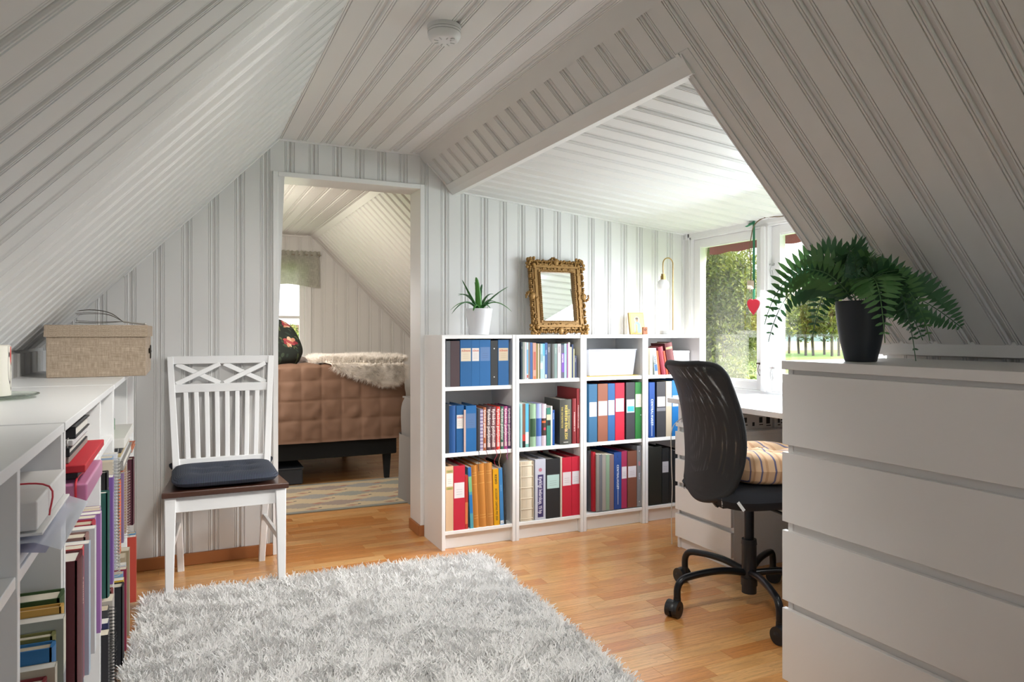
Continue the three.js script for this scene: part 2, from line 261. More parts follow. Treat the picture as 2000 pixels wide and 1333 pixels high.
const RIGHT_BOOKS = [
[0,0,0.025,0.803,0.272,0.022,0.227,"b","#5f6062","slim grey binder",0,[]],
[0,0,0.0484,0.803,0.272,0.0476,0.227,"b","#4a3a3d","dark brown binder",0,[]],
[0,0,0.0991,0.803,0.272,0.06,0.232,"b","#1d5c93","wide blue binder with cream spine label",0,[["l",0.18,0.46,"#d9cbb4"],["h","Album",0.19999999999999998,"#b8432f"]]],
[0,0,0.16,0.803,0.272,0.0424,0.232,"b","#1f619a","narrow blue binder with white spine label",0,[["l",0.18,0.46,"#dcd6d2"],["h","Album",0.19999999999999998,"#b8432f"]]],
[0,0,0.2033,0.803,0.272,0.0591,0.232,"b","#1f629c","blue binder with empty clear label pocket",0,[["l",0.16,0.46,"#5f7fae"]]],
[0,0,0.2639,0.803,0.272,0.0383,0.228,"b","#2c2e30","black binder with two silver rivets",0,[["d",0.5,0.18],["d",0.5,0.81]]],
[0,0,0.3046,0.803,0.272,0.0592,0.231,"b","#1a598f","blue binder with cream label by side panel",0,[["l",0.18,0.46,"#c9b79c"],["h","Album",0.19999999999999998,"#b8432f"]]],
[0,1,0.0237,0.476,0.272,0.0168,0.242,"b","#2b2c2e","slim black binder",0,[]],
[0,1,0.0411,0.476,0.272,0.0369,0.234,"h","#124a86","plain dark blue book",0,[]],
[0,1,0.0785,0.476,0.272,0.0397,0.233,"b","#12538a","blue binder with white paper label",0,[["l",0.2,0.49,"#d3cdc8"],["h","Album",0.22,"#b8432f"]]],
[0,1,0.1293,0.476,0.272,0.0557,0.23,"b","#185f9a","wide blue binder with empty clear pocket",0,[["l",0.17,0.49,"#51709c"]]],
[0,1,0.1856,0.476,0.272,0.0196,0.211,"h","#26242a","black notebook with bookmark ribbon",0,[]],
[0,1,0.2058,0.476,0.272,0.016,0.21,"p","#b9b2c4","white and mauve striped book",0,[["s"]]],
[0,1,0.2228,0.476,0.272,0.0161,0.217,"h","#a35a36","rust brown hymn book",0,[["t","Kyrkoårets gudstjänster",0.05,"#efe6e0",0.8],["r",0.2,0.83,0.8,0.93,"#c9b3b0"]]],
[0,1,0.2414,0.476,0.272,0.0241,0.218,"h","#4d3238","dark brown hymn book",0,[["t","Kyrkoårets gudstjänster",0.05,"#efe6e0",0.8],["r",0.2,0.83,0.8,0.93,"#c9b3b0"]]],
[0,1,0.2661,0.476,0.272,0.0267,0.218,"h","#62323a","maroon hymn book",0,[["t","Kyrkoårets gudstjänster",0.05,"#efe6e0",0.8],["r",0.2,0.83,0.8,0.93,"#c9b3b0"]]],
[0,1,0.2948,0.476,0.272,0.0213,0.218,"h","#d5322c","bright red hymn book",0,[["t","Kyrkoårets gudstjänster",0.05,"#efe6e0",0.8],["r",0.2,0.83,0.8,0.93,"#c9b3b0"]]],
[0,1,0.3178,0.476,0.272,0.018,0.218,"h","#35604f","dark green hymn book",0,[["t","Kyrkoårets gudstjänster",0.05,"#efe6e0",0.8],["r",0.2,0.83,0.8,0.93,"#c9b3b0"]]],
[0,1,0.3372,0.476,0.272,0.0194,0.218,"h","#9c3a72","magenta hymn book",0,[["t","Kyrkoårets gudstjänster",0.05,"#efe6e0",0.8],["r",0.2,0.83,0.8,0.93,"#c9b3b0"]]],
[0,1,0.3579,0.476,0.272,0.0195,0.218,"h","#46264f","purple hymn book",0,[["t","Kyrkoårets gudstjänster",0.05,"#efe6e0",0.8],["r",0.2,0.83,0.8,0.93,"#c9b3b0"]]],
[0,1,0.1174,0.476,0.276,0.0098,0.211,"p","#c7aaa0","thin pale pink board",0,[]],
[0,2,0.0241,0.09,0.272,0.0385,0.321,"f","#d8b591","pale wooden magazine file",0,[["l",0.06,0.1,"#a9a060"],["l",0.11,0.31,"#e9e5da"],["l",0.32,0.36,"#a9a25e"]]],
[0,2,0.0642,0.09,0.272,0.0601,0.32,"b","#c0213a","wide red binder with white label",0,[["l",0.26,0.5,"#e4dfe0"]]],
[0,2,0.1256,0.09,0.272,0.0144,0.27,"p","#b5352c","thin red paperback",0,[["r",0,0.5,1,0.9,"#d5764a"]]],
[0,2,0.1414,0.09,0.272,0.0165,0.308,"p","#4f9cae","thin blue and green softcover",2.6,[["r",0,0,1,0.15,"#3170b8"],["r",0,0.15,1,0.4,"#7cb884"],["r",0,0.45,1,0.75,"#2a78b8"]]],
[0,2,0.1592,0.09,0.272,0.0298,0.315,"o","#b8762c","ochre cloth book nearest the red binder",2.6,[["e",0.3]]],
[0,2,0.1903,0.09,0.272,0.0428,0.32,"o","#bd7b30","wide ochre cloth book between two others",2.6,[["e",0.3]]],
[0,2,0.2344,0.09,0.272,0.0385,0.32,"o","#c0813a","ochre cloth book beside the yellow one",2.6,[["e",0.3]]],
[0,2,0.276,0.09,0.272,0.0307,0.289,"p","#dca018","yellow paperback catalogue",1.6,[["t","KEMO",0.1,"#2a2a20",0.6],["t","ACCESSORY CAMPING PRO 2020",0.35,"#3a3a28",0.55]]],
[0,2,0.3083,0.09,0.272,0.0199,0.292,"p","#3f7fb6","blue paperback beside the yellow catalogue",2,[["t","Handbok",0.3,"#8fb6d8",0.4],["l",0.92,0.98,"#dfe6ea"]]],
[0,2,0.3296,0.09,0.272,0.011,0.308,"h","#26282a","black slim book at row end",2,[]],
[1,0,0.4345,0.829,0.272,0.0084,0.194,"p","#27343f","dark slate paperback",0,[["t","Liv och tro",0.12,"#d8d4cc",0.35]]],
[1,0,0.4435,0.829,0.272,0.0109,0.194,"p","#8c968c","grey green paperback",0,[]],
[1,0,0.455,0.829,0.272,0.0101,0.193,"p","#c9c2c4","pale lilac paperback",0,[]],
[1,0,0.466,0.829,0.272,0.0101,0.192,"p","#b9d0dc","white and light blue paperback",0,[["r",0.1,0.2,0.9,0.85,"#6fa9cf"],["r",0.2,0.88,0.9,0.96,"#c14a36"]]],
[1,0,0.4768,0.829,0.272,0.008,0.191,"p","#8e7c6c","taupe paperback",0,[]],
[1,0,0.4861,0.829,0.272,0.0144,0.191,"p","#44659b","mid blue paperback",0,[]],
[1,0,0.502,0.829,0.272,0.0192,0.189,"p","#c99b88","peach and red paperback",0,[["r",0.2,0.25,0.9,0.75,"#c0695a"],["r",0.2,0.92,0.9,1,"#d77a52"]]],
[1,0,0.5218,0.829,0.272,0.01,0.185,"p","#8a7c45","olive paperback",0,[]],
[1,0,0.5324,0.829,0.272,0.0067,0.185,"p","#d3c6b4","cream paperback",0,[]],
[1,0,0.5397,0.829,0.272,0.0062,0.185,"p","#6b6238","dark olive paperback",0,[["t","Liv och tro",0.12,"#d8d4cc",0.35]]],
[1,0,0.5466,0.829,0.272,0.026,0.184,"p","#a9c6cc","pale blue pictorial paperback",0,[["r",0.5,0,1,0.35,"#5fb0cf"],["r",0,0.55,0.5,0.72,"#e6e4e8"],["r",0,0.3,0.6,0.5,"#8fb1b8"]]],
[1,0,0.5735,0.829,0.272,0.0147,0.189,"p","#3a5c94","royal blue paperback",0,[["t","Teologi",0.2,"#c9d6e6",0.5],["r",0.1,0.88,0.7,0.98,"#d6cdb8"]]],
[1,0,0.5891,0.829,0.272,0.0165,0.183,"p","#5a5e66","charcoal paperback",0,[["t","Kyrkan",0.1,"#d6d3d0",0.5]]],
[1,0,0.6065,0.829,0.272,0.0105,0.183,"p","#22231a","black paperback",0,[]],
[1,0,0.6176,0.829,0.272,0.0105,0.183,"p","#6d6f6d","mid grey paperback",0,[]],
[1,0,0.6291,0.829,0.272,0.0175,0.183,"p","#7d938f","grey teal paperback",0,[["t","Liv och tro",0.12,"#d8d4cc",0.35]]],
[1,0,0.6489,0.829,0.272,0.0198,0.183,"p","#cdbfc2","pinkish white paperback",0,[["t","Historia",0.08,"#6a6264",0.45]]],
[1,0,0.6696,0.829,0.272,0.0195,0.177,"p","#5f5b70","grey and violet paperback",0,[["r",0.2,0.25,1,0.82,"#7a4fb0"],["t","DOKTOR",0.28,"#e8e0f0",0.6]]],
[1,0,0.6899,0.829,0.272,0.0127,0.183,"p","#a8d3e2","light aqua paperback",0,[["t","Svensk psalm",0.1,"#5a7d8c",0.5]]],
[1,0,0.7032,0.829,0.272,0.0093,0.183,"p","#6a3f72","plum paperback",0,[["r",0.5,0,1,1,"#b06a9a"]]],
[1,0,0.7132,0.829,0.272,0.0105,0.19,"p","#d8cfc6","ivory paperback",0,[]],
[1,0,0.7243,0.829,0.272,0.0101,0.165,"p","#d3c5a8","short cream paperback",0,[["t","Liv och tro",0.12,"#d8d4cc",0.35]]],
[1,0,0.7351,0.829,0.272,0.0092,0.179,"p","#2a3d66","navy paperback",0,[]],
[1,0,0.745,0.829,0.272,0.0061,0.155,"p","#d9cf9e","short yellowish paperback",0,[]],
[1,0,0.7517,0.829,0.272,0.0128,0.12,"p","#39415f","very short blue paperback",0,[["t","Liv och tro",0.12,"#d8d4cc",0.35]]],
[1,1,0.4331,0.476,0.272,0.0086,0.227,"p","#9cc4c6","thin pale teal paperback",0,[]],
[1,1,0.4426,0.476,0.272,0.0164,0.226,"p","#7b5a48","brown paperback with red patch",0,[["r",0,0.7,1,0.85,"#c43a30"],["r",0,0.85,1,1,"#2b2422"]]],
[1,1,0.4597,0.476,0.272,0.018,0.227,"p","#5bb0dc","sky blue paperback",0,[["r",0,0.65,1,0.92,"#dfe4e4"],["r",0,0.92,1,1,"#7ab8ae"]]],
[1,1,0.4783,0.476,0.272,0.0062,0.222,"p","#3a3c40","thin dark softcover",0,[]],
[1,1,0.4852,0.476,0.272,0.0363,0.222,"h","#8aa98b","light green book with dark green band",0,[["r",0,0.34,1,0.76,"#24482a"]]],
[1,1,0.5224,0.476,0.272,0.0306,0.222,"h","#9aa6d2","lavender book with blue band",0,[["r",0,0.34,1,0.76,"#2f569c"]]],
[1,1,0.554,0.476,0.272,0.028,0.22,"h","#cdbcc8","pale pink book with dark picture band",0,[["r",0,0.34,1,0.75,"#3a2622"],["r",0.1,0.4,0.9,0.45,"#d8622c"],["r",0.4,0.56,0.9,0.62,"#c02c4a"]]],
[1,1,0.5836,0.476,0.272,0.0237,0.199,"p","#3f8272","teal paperback with cream patch",0,[["r",0,0.18,1,0.32,"#e2cfa8"],["r",0.1,0.33,0.9,0.47,"#2a2a2c"]]],
[1,1,0.6082,0.476,0.272,0.009,0.208,"p","#d9d6d0","thin white softcover",0,[]],
[1,1,0.6188,0.476,0.272,0.0116,0.186,"p","#1f4f9a","small blue paperback",0,[["t","Handledning",0.08,"#cfdcea",0.5]]],
[1,1,0.6619,0.476,0.276,0.07,0.239,"h","#4a4b45","thick grey Hebrew dictionary",0,[["t","HEBREW-ENGLISH",0.12,"#d8c05a",0.34,0.52],["t","THE INTERPRETER",0.16,"#c8b45a",0.2,0.2],["t","OLD TESTAMENT",0.22,"#b8a858",0.2,0.76],["r",0.4,0.66,0.6,0.71,"#d6a078"],["r",0.3,0.94,0.7,0.955,"#d6d4d0"]]],
[1,1,0.7387,0.476,0.272,0.0248,0.242,"h","#8a2a30","dark red book",0,[["t","KYRKOHANDBOK del II",0.3,"#e6d6d0",0.4]]],
[1,1,0.7654,0.476,0.274,0.0181,0.294,"h","#9a2f34","tall dark red book by side panel",0,[["t","KYRKOHANDBOK Den svenska",0.3,"#e6d6d0",0.5]]],
[1,2,0.434,0.093,0.272,0.0745,0.309,"o","#d8ccb6","thick cream ribbed book",0,[["g",0.07],["g",0.26],["g",0.44],["g",0.62],["g",0.8],["g",0.96]]],
[1,2,0.5158,0.093,0.272,0.0613,0.316,"b","#c3c6d3","white binder with violet title strip",0,[["r",0.25,0.26,0.78,0.96,"#3d3768"],["t","Kyrkligt ledarskap, 15 hp",0.29,"#e6e4ee",0.42],["c",0.5,0.18,"#c07a8c"]]],
[1,2,0.5813,0.093,0.272,0.0814,0.312,"b","#242528","black binder with mint label",0,[["l",0.27,0.5,"#b4d2ce"]]],
[1,2,0.6658,0.093,0.272,0.0096,0.317,"p","#cfc4b4","thin cream paper file",0,[]],
[1,2,0.6771,0.093,0.272,0.056,0.313,"b","#c11f38","red binder with handwritten label",0,[["l",0.25,0.48,"#dfd6da"]]],
[1,2,0.7347,0.093,0.272,0.0488,0.314,"b","#c4213a","red binder with blank label",0,[["l",0.25,0.47,"#dbd9df"]]],
[2,1,0.8421,0.476,0.272,0.051,0.315,"b","#33668c","steel blue binder with white label",0,[["l",0.31,0.56,"#d0cdd2"]]],
[2,1,0.8981,0.476,0.272,0.0625,0.315,"b","#925a46","brown binder with crooked label",0,[["l",0.3,0.55,"#dcdae0"]]],
[2,1,0.9627,0.476,0.272,0.0445,0.315,"b","#2f629a","mid blue binder with white label",0,[["l",0.29,0.55,"#cfccd4"]]],
[2,1,1.0098,0.476,0.272,0.0598,0.316,"b","#cb1f3c","red binder with white label",0,[["l",0.27,0.5,"#d6d2d8"]]],
[2,1,1.0814,0.476,0.272,0.058,0.318,"b","#3a3b40","charcoal binder with turquoise note",0,[["l",0.3,0.53,"#d6d8de"],["r",0.15,0.42,0.9,0.51,"#3fb0d2"]]],
[2,1,1.1421,0.476,0.272,0.0434,0.317,"b","#2c7a38","green binder with white label",0,[["l",0.21,0.44,"#dcd4c2"],["d",0.85,0.58]]],
[2,2,0.8573,0.097,0.242,0.0146,0.33,"b","#4d5258","slim dark grey binder",0,[]],
[2,2,0.8725,0.097,0.262,0.0164,0.323,"b","#b3202f","thin red folder",0,[]],
[2,2,0.8895,0.097,0.272,0.0178,0.311,"p","#8f8c88","grey card folder",0,[]],
[2,2,0.9084,0.097,0.272,0.0173,0.309,"p","#6f737a","dark grey card folder",0,[]],
[2,2,0.9264,0.097,0.272,0.0226,0.307,"p","#a19d98","pale grey card folder",0,[]],
[2,2,0.9501,0.097,0.272,0.023,0.305,"p","#8ba68f","pale green card folder",0,[]],
[2,2,0.9743,0.097,0.272,0.0262,0.303,"p","#8c7474","mauve card folder",0,[]],
[2,2,1.0023,0.097,0.272,0.0479,0.313,"b","#234a92","blue binder lettered in white",0,[["t","CENTRALHUSET",0.22,"#e4e8f0",0.4],["r",0.5,0.6,0.56,0.92,"#dfe4ee"],["h","L",0.04,"#182848"]]],
[2,2,1.051,0.097,0.272,0.0354,0.316,"b","#a8305a","magenta binder with white label",0,[["l",0.27,0.48,"#e4dfe6"]]],
[2,2,1.0909,0.097,0.272,0.0608,0.314,"b","#80503f","wide brown binder with white label",0,[["l",0.27,0.47,"#dcd9e0"]]],
[2,2,1.1544,0.097,0.272,0.0311,0.34,"b","#85888c","tall silver binder with faint writing",0,[["d",0.5,0.09],["d",0.5,0.92],["t","kurs 2",0.45,"#d0d8ee",0.4],["r",0.3,0.26,0.7,0.33,"#c08088"]]],
[3,0,1.2432,0.829,0.272,0.0166,0.152,"p","#cfc8b4","thin cream songbook",0,[]],
[3,0,1.261,0.829,0.272,0.0234,0.153,"p","#b6c0c4","white and blue songbook",6,[["t","Sång",0.3,"#2c3c52",0.9],["r",0.1,0.6,0.9,0.85,"#3f66a0"]]],
[3,0,1.2866,0.829,0.272,0.0123,0.139,"p","#d4562c","thin orange booklet by songbook",7,[]],
[3,0,1.3011,0.829,0.272,0.0326,0.161,"h","#8d2335","crimson leather book",10,[]],
[3,0,1.3359,0.829,0.272,0.0113,0.138,"p","#cf4a2c","thin orange booklet by maroon bible",10,[]],
[3,0,1.3494,0.829,0.272,0.05,0.182,"h","#5d1f26","thick maroon bible with gilt title",10,[["l",0.13,0.2,"#b89a6a"]]],
[3,1,1.2388,0.476,0.272,0.0355,0.313,"b","#1c4a94","narrow blue binder lettered in white",0,[["t","CENTRALHUSET",0.3,"#e6eaf2",0.6],["r",0.4,0.64,0.5,0.97,"#cfd8ea"]]],
[3,1,1.2888,0.476,0.272,0.0618,0.315,"b","#3a3a3f","charcoal binder with pale label",0,[["l",0.27,0.45,"#d2cccf"],["r",0,0.47,1,0.53,"#77787f"]]],
[3,1,1.3528,0.476,0.272,0.0403,0.316,"b","#c2b49e","beige binder with white label",0,[["l",0.26,0.45,"#dcd9de"]]],
[3,1,1.396,0.476,0.272,0.0603,0.32,"b","#0f6cb0","bright blue binder with pale label",0,[["l",0.27,0.47,"#b8c6dc"]]],
[3,1,1.4592,0.476,0.272,0.0232,0.317,"b","#7a1f2c","dark red binder",0,[]],
[3,1,1.4853,0.476,0.272,0.0614,0.316,"b","#2a5a94","navy binder hidden by desk",0,[]],
[3,2,1.2337,0.096,0.272,0.0884,0.327,"b","#1b1d18","wide black binder without label",0,[]],
[3,2,1.3252,0.096,0.272,0.0477,0.314,"b","#1f2122","black binder with white label",0,[["l",0.24,0.44,"#b9b9be"]]],
[3,2,1.376,0.096,0.272,0.03,0.3,"b","#1a1b1c","slim black binder",0,[]],
[3,2,1.4091,0.096,0.272,0.0631,0.297,"b","#232426","black binder behind drawer unit",0,[]]
];
// ---------------------------------------------------------------- bookcases along the gable wall
{
  const spots = ['narrow white bookcase beside the doorway with aloe on top', 'narrow white bookcase with the gilt mirror on top', 'narrow white bookcase holding a white plastic tray', 'narrow white bookcase in the corner with globe lamp on top'];
  const shelfY = [[.803, .476], [.829, .476], [.831, .476], [.831, .476]], W = .4, D = .28, H = 1.06, T = .018;
  spots.forEach((label, k) => {
    const c = thing('bookcase', label, 'bookcase', [k * .402, 0, 0], 0, 'narrow bookcases along the gable wall');
    part('side_panel', soft(0, 0, 0, T, H, D), WHITE, c); part('side_panel', soft(W - T, 0, 0, W, H, D), WHITE, c);
    part('top_panel', soft(T, H - .019, .003, W - T, H, D - .002), WHITE, c);
    part('back_panel', slab(T, .075, .004, W - T, H - .019, .008), WHITE_IN, c);
    part('plinth', soft(T, 0, D - .045, W - T, .0745, D - .03), WHITE, c);
    part('shelf', soft(T, .075, .009, W - T, .092, D - .002), WHITE, c);
    for (const y of shelfY[k]) part('shelf', soft(T + .0005, y - .02, .009, W - T - .0005, y, D - .006), WHITE, c);
  });
}
// ---------------------------------------------------------------- books: a cover (two boards and a spine) round a block of pages; the print of all spines shares one sheet
const CW = 64, CH = 256, SHEET = 2048, COLS = SHEET / CW;
const sheet = document.createElement('canvas'); sheet.width = sheet.height = SHEET; const ink = sheet.getContext('2d'); let cells = 0;
const sheetTex = new THREE.CanvasTexture(sheet); sheetTex.colorSpace = THREE.SRGBColorSpace;
const COVER = { b: mat('#ffffff', .5, { map: sheetTex }), h: mat('#ffffff', .55, { map: sheetTex }), p: mat('#ffffff', .4, { map: sheetTex }), o: mat('#ffffff', .8, { map: sheetTex }), f: mat('#ffffff', .6, { map: sheetTex }) };
const PAGES = [mat('#cfc6b4', .9), mat('#d9d5cc', .9), mat('#bfb29c', .9)], PAPER = mat('#dcdad6', .9);
function spineCell(color, ops, th, h) {
  const n = cells++, X = (n % COLS) * CW, Y = Math.floor(n / COLS) * CH, w = CW - 8, x0 = X + 8;
  ink.fillStyle = color; ink.fillRect(X, Y, CW, CH);
  for (const [o, ...a] of ops) {
    if (o === 'l') { ink.fillStyle = a[2]; ink.fillRect(x0 + w * .06, Y + a[0] * CH, w * .88, (a[1] - a[0]) * CH); ink.fillStyle = 'rgba(60,50,50,.35)'; for (let k = 0; k < 3; k++) ink.fillRect(x0 + w * .25, Y + (a[0] + (a[1] - a[0]) * (.45 + .15 * k)) * CH, w * .5, 1); }
    if (o === 'r') { ink.fillStyle = a[4]; ink.fillRect(x0 + a[0] * w, Y + a[1] * CH, (a[2] - a[0]) * w, (a[3] - a[1]) * CH); }
    if (o === 'd') { ink.fillStyle = '#d8d8d6'; ink.beginPath(); ink.ellipse(x0 + a[0] * w, Y + a[1] * CH, .0035 / th * w, .0035 / h * CH, 0, 0, 7); ink.fill(); }
    if (o === 'c') { ink.fillStyle = a[2]; ink.beginPath(); ink.ellipse(x0 + a[0] * w, Y + a[1] * CH, w * .16, w * .16 * th / h * CH / w, 0, 0, 7); ink.fill(); }
    if (o === 's') { for (let k = 0; k < 12; k++) { ink.fillStyle = '#7c7096'; ink.fillRect(x0, Y + k / 12 * CH, w, CH / 30); } }
    if (o === 'e') { ink.fillStyle = '#d9a95c'; for (const q of [.12, .16, .3, .8, .84]) ink.fillRect(x0 + w * .15, Y + q * CH, w * .7, 1.5); }
    if (o === 'h') { ink.fillStyle = a[2]; ink.font = 'bold 15px serif'; ink.textAlign = 'center'; ink.textBaseline = 'top'; ink.fillText(a[0], x0 + w / 2, Y + a[1] * CH, w * .8); }
    if (o === 't') {
      ink.save(); ink.translate(x0 + w * (a[4] ?? .5), Y + a[1] * CH); ink.rotate(Math.PI / 2); ink.fillStyle = a[2]; ink.textAlign = 'left'; ink.textBaseline = 'middle';
      const px = 100; ink.font = `bold ${px}px sans-serif`; const wid = ink.measureText(a[0]).width, sy = a[3] * w / px * .95, sx = Math.min((.97 - a[1]) * CH * .9 / wid, sy * th / w * CH / h); // letters keep their shape on the real spine
      ink.scale(sx, sy); ink.fillText(a[0], 0, 0); ink.restore();
    }
  }
  return { u0: (x0 + .5) / SHEET, u1: (X + CW - .5) / SHEET, v0: 1 - (Y + CH - .5) / SHEET, v1: 1 - (Y + .5) / SHEET, cu: (X + 4) / SHEET, cv: 1 - (Y + CH / 2) / SHEET };
}
function makeBook(name, label, category, group, { th, h, d, type, color, ops = [] }) { // standing at its near bottom corner: thickness along +x, spine towards +z
  const o = thing(name, label, category, [0, 0, 0], 0, group), cell = spineCell(color, ops, th, h), t = Math.min(type === 'p' ? .0008 : .003, th / 4), bulge = type === 'o' ? th * .14 : type === 'h' ? Math.min(.004, th * .1) : 0;
  const fit = (g, spine) => { const P = g.attributes.position, U = g.attributes.uv; for (let i = 0; i < P.count; i++) U.setXY(i, spine ? cell.u0 + (cell.u1 - cell.u0) * P.getX(i) / th : cell.cu, spine ? cell.v0 + (cell.v1 - cell.v0) * P.getY(i) / h : cell.cv); return g; };
  const G = [fit(slab(0, 0, -d, t, h, -t)), fit(slab(th - t, 0, -d, th, h, -t))], n = bulge ? 6 : 1, z = (u) => -bulge + bulge * (1 - (2 * u - 1) ** 2);
  const face = [], back = []; // the spine, bowed outwards
  for (let k = 0; k < n; k++) { const a = k / n, b = (k + 1) / n, q = (A, B, C, D, out) => out.push(...A, ...B, ...C, ...A, ...C, ...D);
    q([a * th, 0, z(a)], [b * th, 0, z(b)], [b * th, h, z(b)], [a * th, h, z(a)], face); q([a * th, h, z(a)], [b * th, h, z(b)], [b * th, h, -t - bulge], [a * th, h, -t - bulge], back); q([b * th, 0, z(b)], [a * th, 0, z(a)], [a * th, 0, -t - bulge], [b * th, 0, -t - bulge], back); }
  const side = [0, 0, -t - bulge, 0, 0, -bulge, 0, h, -bulge, 0, 0, -t - bulge, 0, h, -bulge, 0, h, -t - bulge, th, 0, -bulge, th, 0, -t - bulge, th, h, -t - bulge, th, 0, -bulge, th, h, -t - bulge, th, h, -bulge];
  G.push(fit(rawGeo(face), true), fit(rawGeo(back)), fit(rawGeo(side)));
  for (const p of ops) if (p[0] === 'g') G.push(fit(new THREE.TorusGeometry(th * .5, .0035, 6, 10, Math.PI).scale(1, bulge * 2 / th + .02, 1).rotateX(Math.PI / 2).translate(th / 2, h * (1 - p[1]), -bulge * 1.05)));
  part(type === 'f' ? 'case' : 'cover', G, COVER[type], o);
  const inset = type === 'p' ? .0006 : type === 'b' || type === 'f' ? .012 : .004;
  part(type === 'b' || type === 'f' ? 'papers' : 'pages', slab(t + (type === 'b' ? .002 : 0), type === 'b' ? .004 : .0015, -d + inset / 2, th - t - (type === 'b' ? .002 : 0), h - inset, -t - bulge - .0005), type === 'b' ? PAPER : PAGES[cells % 3], o);
  return o;
}
{
  const where = ['below the aloe', 'below the gilt mirror', 'in the bookcase with the white tray', 'below the globe lamp'], row = ['top shelf', 'middle shelf', 'bottom shelf'];
  for (const [c, s, x, y, z, th, h, type, color, desc, lean, ops] of RIGHT_BOOKS) {
    const kind = /binder/.test(desc) ? 'binder' : /folder|file|board|booklet/.test(desc) ? 'folder' : 'book', d = kind === 'binder' ? (h > .28 ? .255 : .2) : type === 'p' ? Math.min(.2, h * .72) : Math.min(.23, h * .75);
    const o = makeBook(kind === 'folder' && type !== 'f' ? 'folder' : type === 'f' ? 'magazine_file' : kind, `${desc}, ${row[s]} ${where[c]}`, type === 'f' ? 'magazine file' : kind, `books on the ${row[s]} ${where[c]}`, { th, h, d: Math.min(d, z - .012), type, color, ops });
    const a = lean * Math.PI / 180; o.position.set(x + h * Math.sin(a) * .9, y + .0004, z); o.rotation.z = a;
  }
}
for (const [x, dz, col, wob, name, what, len] of [[.19, 0, '#2d3440', .002, 'dark blue', 'black notebook', .1], [.231, 0, '#6b2028', .006, 'dark red', 'rust brown hymn book', .06], [.283, 0, '#a0203c', .008, 'crimson', 'maroon hymn book', .09], [.306, 0, '#c9a98c', .005, 'beige', 'bright red hymn book', .1], [.347, 0, '#b0409a', .003, 'pink', 'magenta hymn book', .05]])
  single('bookmark_ribbon', `${name} bookmark ribbon hanging from the ${what}`, 'ribbon', [0, 1].map((k) => tube([[x + k * .0012, .482, .274], [x + .003 + k * .0012, .474, .286], [x + wob, .455, .289], [x - wob, .476 - len * .6, .290], [x + wob, .476 - len, .2895]], .0011, 24, 5)), mat(col, .7), 'bookmark ribbons below the hymn books');
// things standing in the bookcases besides books
{
  const o = thing('plastic_tray', 'translucent white plastic tray with flared sides on a yellow sheet', 'tray', [.862, .8345, .25]);
  const P = [[0, 0], [.278, 0], [.302, .142], [-.006, .142]], D = -.2, wall = mat('#e3e6ee', .35, { transmission: .25, thickness: 0 });
  part('tray_wall', [extrudeXY([[0, 0], [.278, 0], [.302, .142], [-.006, .142]], -.003, 0), extrudeXY([[0, 0], [.278, 0], [.302, .142], [-.006, .142]], D, D + .003), bar([0, 0, D / 2], [-.006, .142, D / 2], .003, .2), bar([.278, 0, D / 2], [.302, .142, D / 2], .003, .2), slab(0, 0, D, .278, .003, 0)], wall, o);
  part('rim', [soft(-.009, .139, -.004, .305, .145, .004, .001), soft(-.009, .139, D - .003, .305, .145, D + .004, .001)], wall, o);
  part('folded_papers', [box(.12, .1, .001, .09, .06, -.006).rotateZ(.08), box(.11, .09, .001, .2, .055, -.008)], mat('#dfe2ea', .9), o);
  single('yellow_sheet', 'yellow paper sheet under the white plastic tray', 'paper', slab(.842, .8315, .05, 1.172, .8335, .268), mat('#d9a62c', .8));
  const b = thing('paper_box', 'plain white paper box in the corner bookcase', 'box', [1.455, .8315, .2]);
  part('box_body', soft(0, 0, -.15, .125, .118, 0, .002), mat('#dbd7d5', .8), b); part('box_lid', soft(-.0012, .118, -.1512, .1262, .133, .0012, .002), mat('#e4e2e0', .8), b);
}
// ---------------------------------------------------------------- on top of the bookcases
{
  const o = thing('aloe_plant', 'spiky green aloe in a white pot on the bookcase', 'potted plant', [.245, 1.061, .16]);
  part('pot', lathe([[0, 0], [.050, 0], [.052, .002], [.072, .13], [.0725, .135], [.069, .135], [.067, .115], [0, .112]], 40), mat('#e2e2e6', .25, { clearcoat: .5 }), o);
  part('soil', cyl(.064, .066, .004, 0, .1125, 0, 24), mat('#3a2c22', 1), o);
  const GREENS = ['#3f7a35', '#346b33', '#4e8a3a', '#3c7040'].map((c) => mat(c, .4));
  // each leaf: azimuth across the shelf and towards the room, reach, rise of its middle and of its tip, width
  const L = [[-.165, .04, .09, -.02, .012], [-.15, -.02, .08, .0, .011], [-.105, .03, .05, .155, .015], [-.115, .0, .1, .075, .013], [-.105, -.03, .085, .085, .012], [-.03, .035, .14, .17, .018], [-.015, -.02, .09, .15, .014], [.02, .0, .08, .13, .013], [.03, -.03, .09, .14, .012], [.16, .02, .07, .128, .016], [.10, -.04, .09, .09, .012], [.165, .05, .085, -.005, .013], [.085, .03, .06, .045, .011], [.04, .06, .05, .01, .011], [-.06, .07, .05, -.005, .012], [.06, .01, .04, .06, .012]];
  for (const [dx, dz, mid, tip, w] of L) {
    const c = new THREE.QuadraticBezierCurve3(V(0, .115, 0), V(dx * .42, .135 + mid, dz * .42), V(dx, .125 + tip, dz)), side = V(-dz, 0, dx).normalize().multiplyScalar(1); if (side.length() < .1) side.set(1, 0, 0);
    part('leaf', grid(6, 14, (u, v) => { const p = c.getPoint(v), t = c.getTangent(v), n = side.clone().cross(t).normalize(), a = u * 2 * Math.PI, r = w * 1.0 * Math.pow(1 - v, .55) + .0008, tooth = (Math.round(v * 14) % 2) * .0008; return p.addScaledVector(side, Math.cos(a) * (r + tooth)).addScaledVector(n, Math.sin(a) * r * .35).toArray(); }), GREENS[Math.floor(rnd() * 4)], o);
  }
}
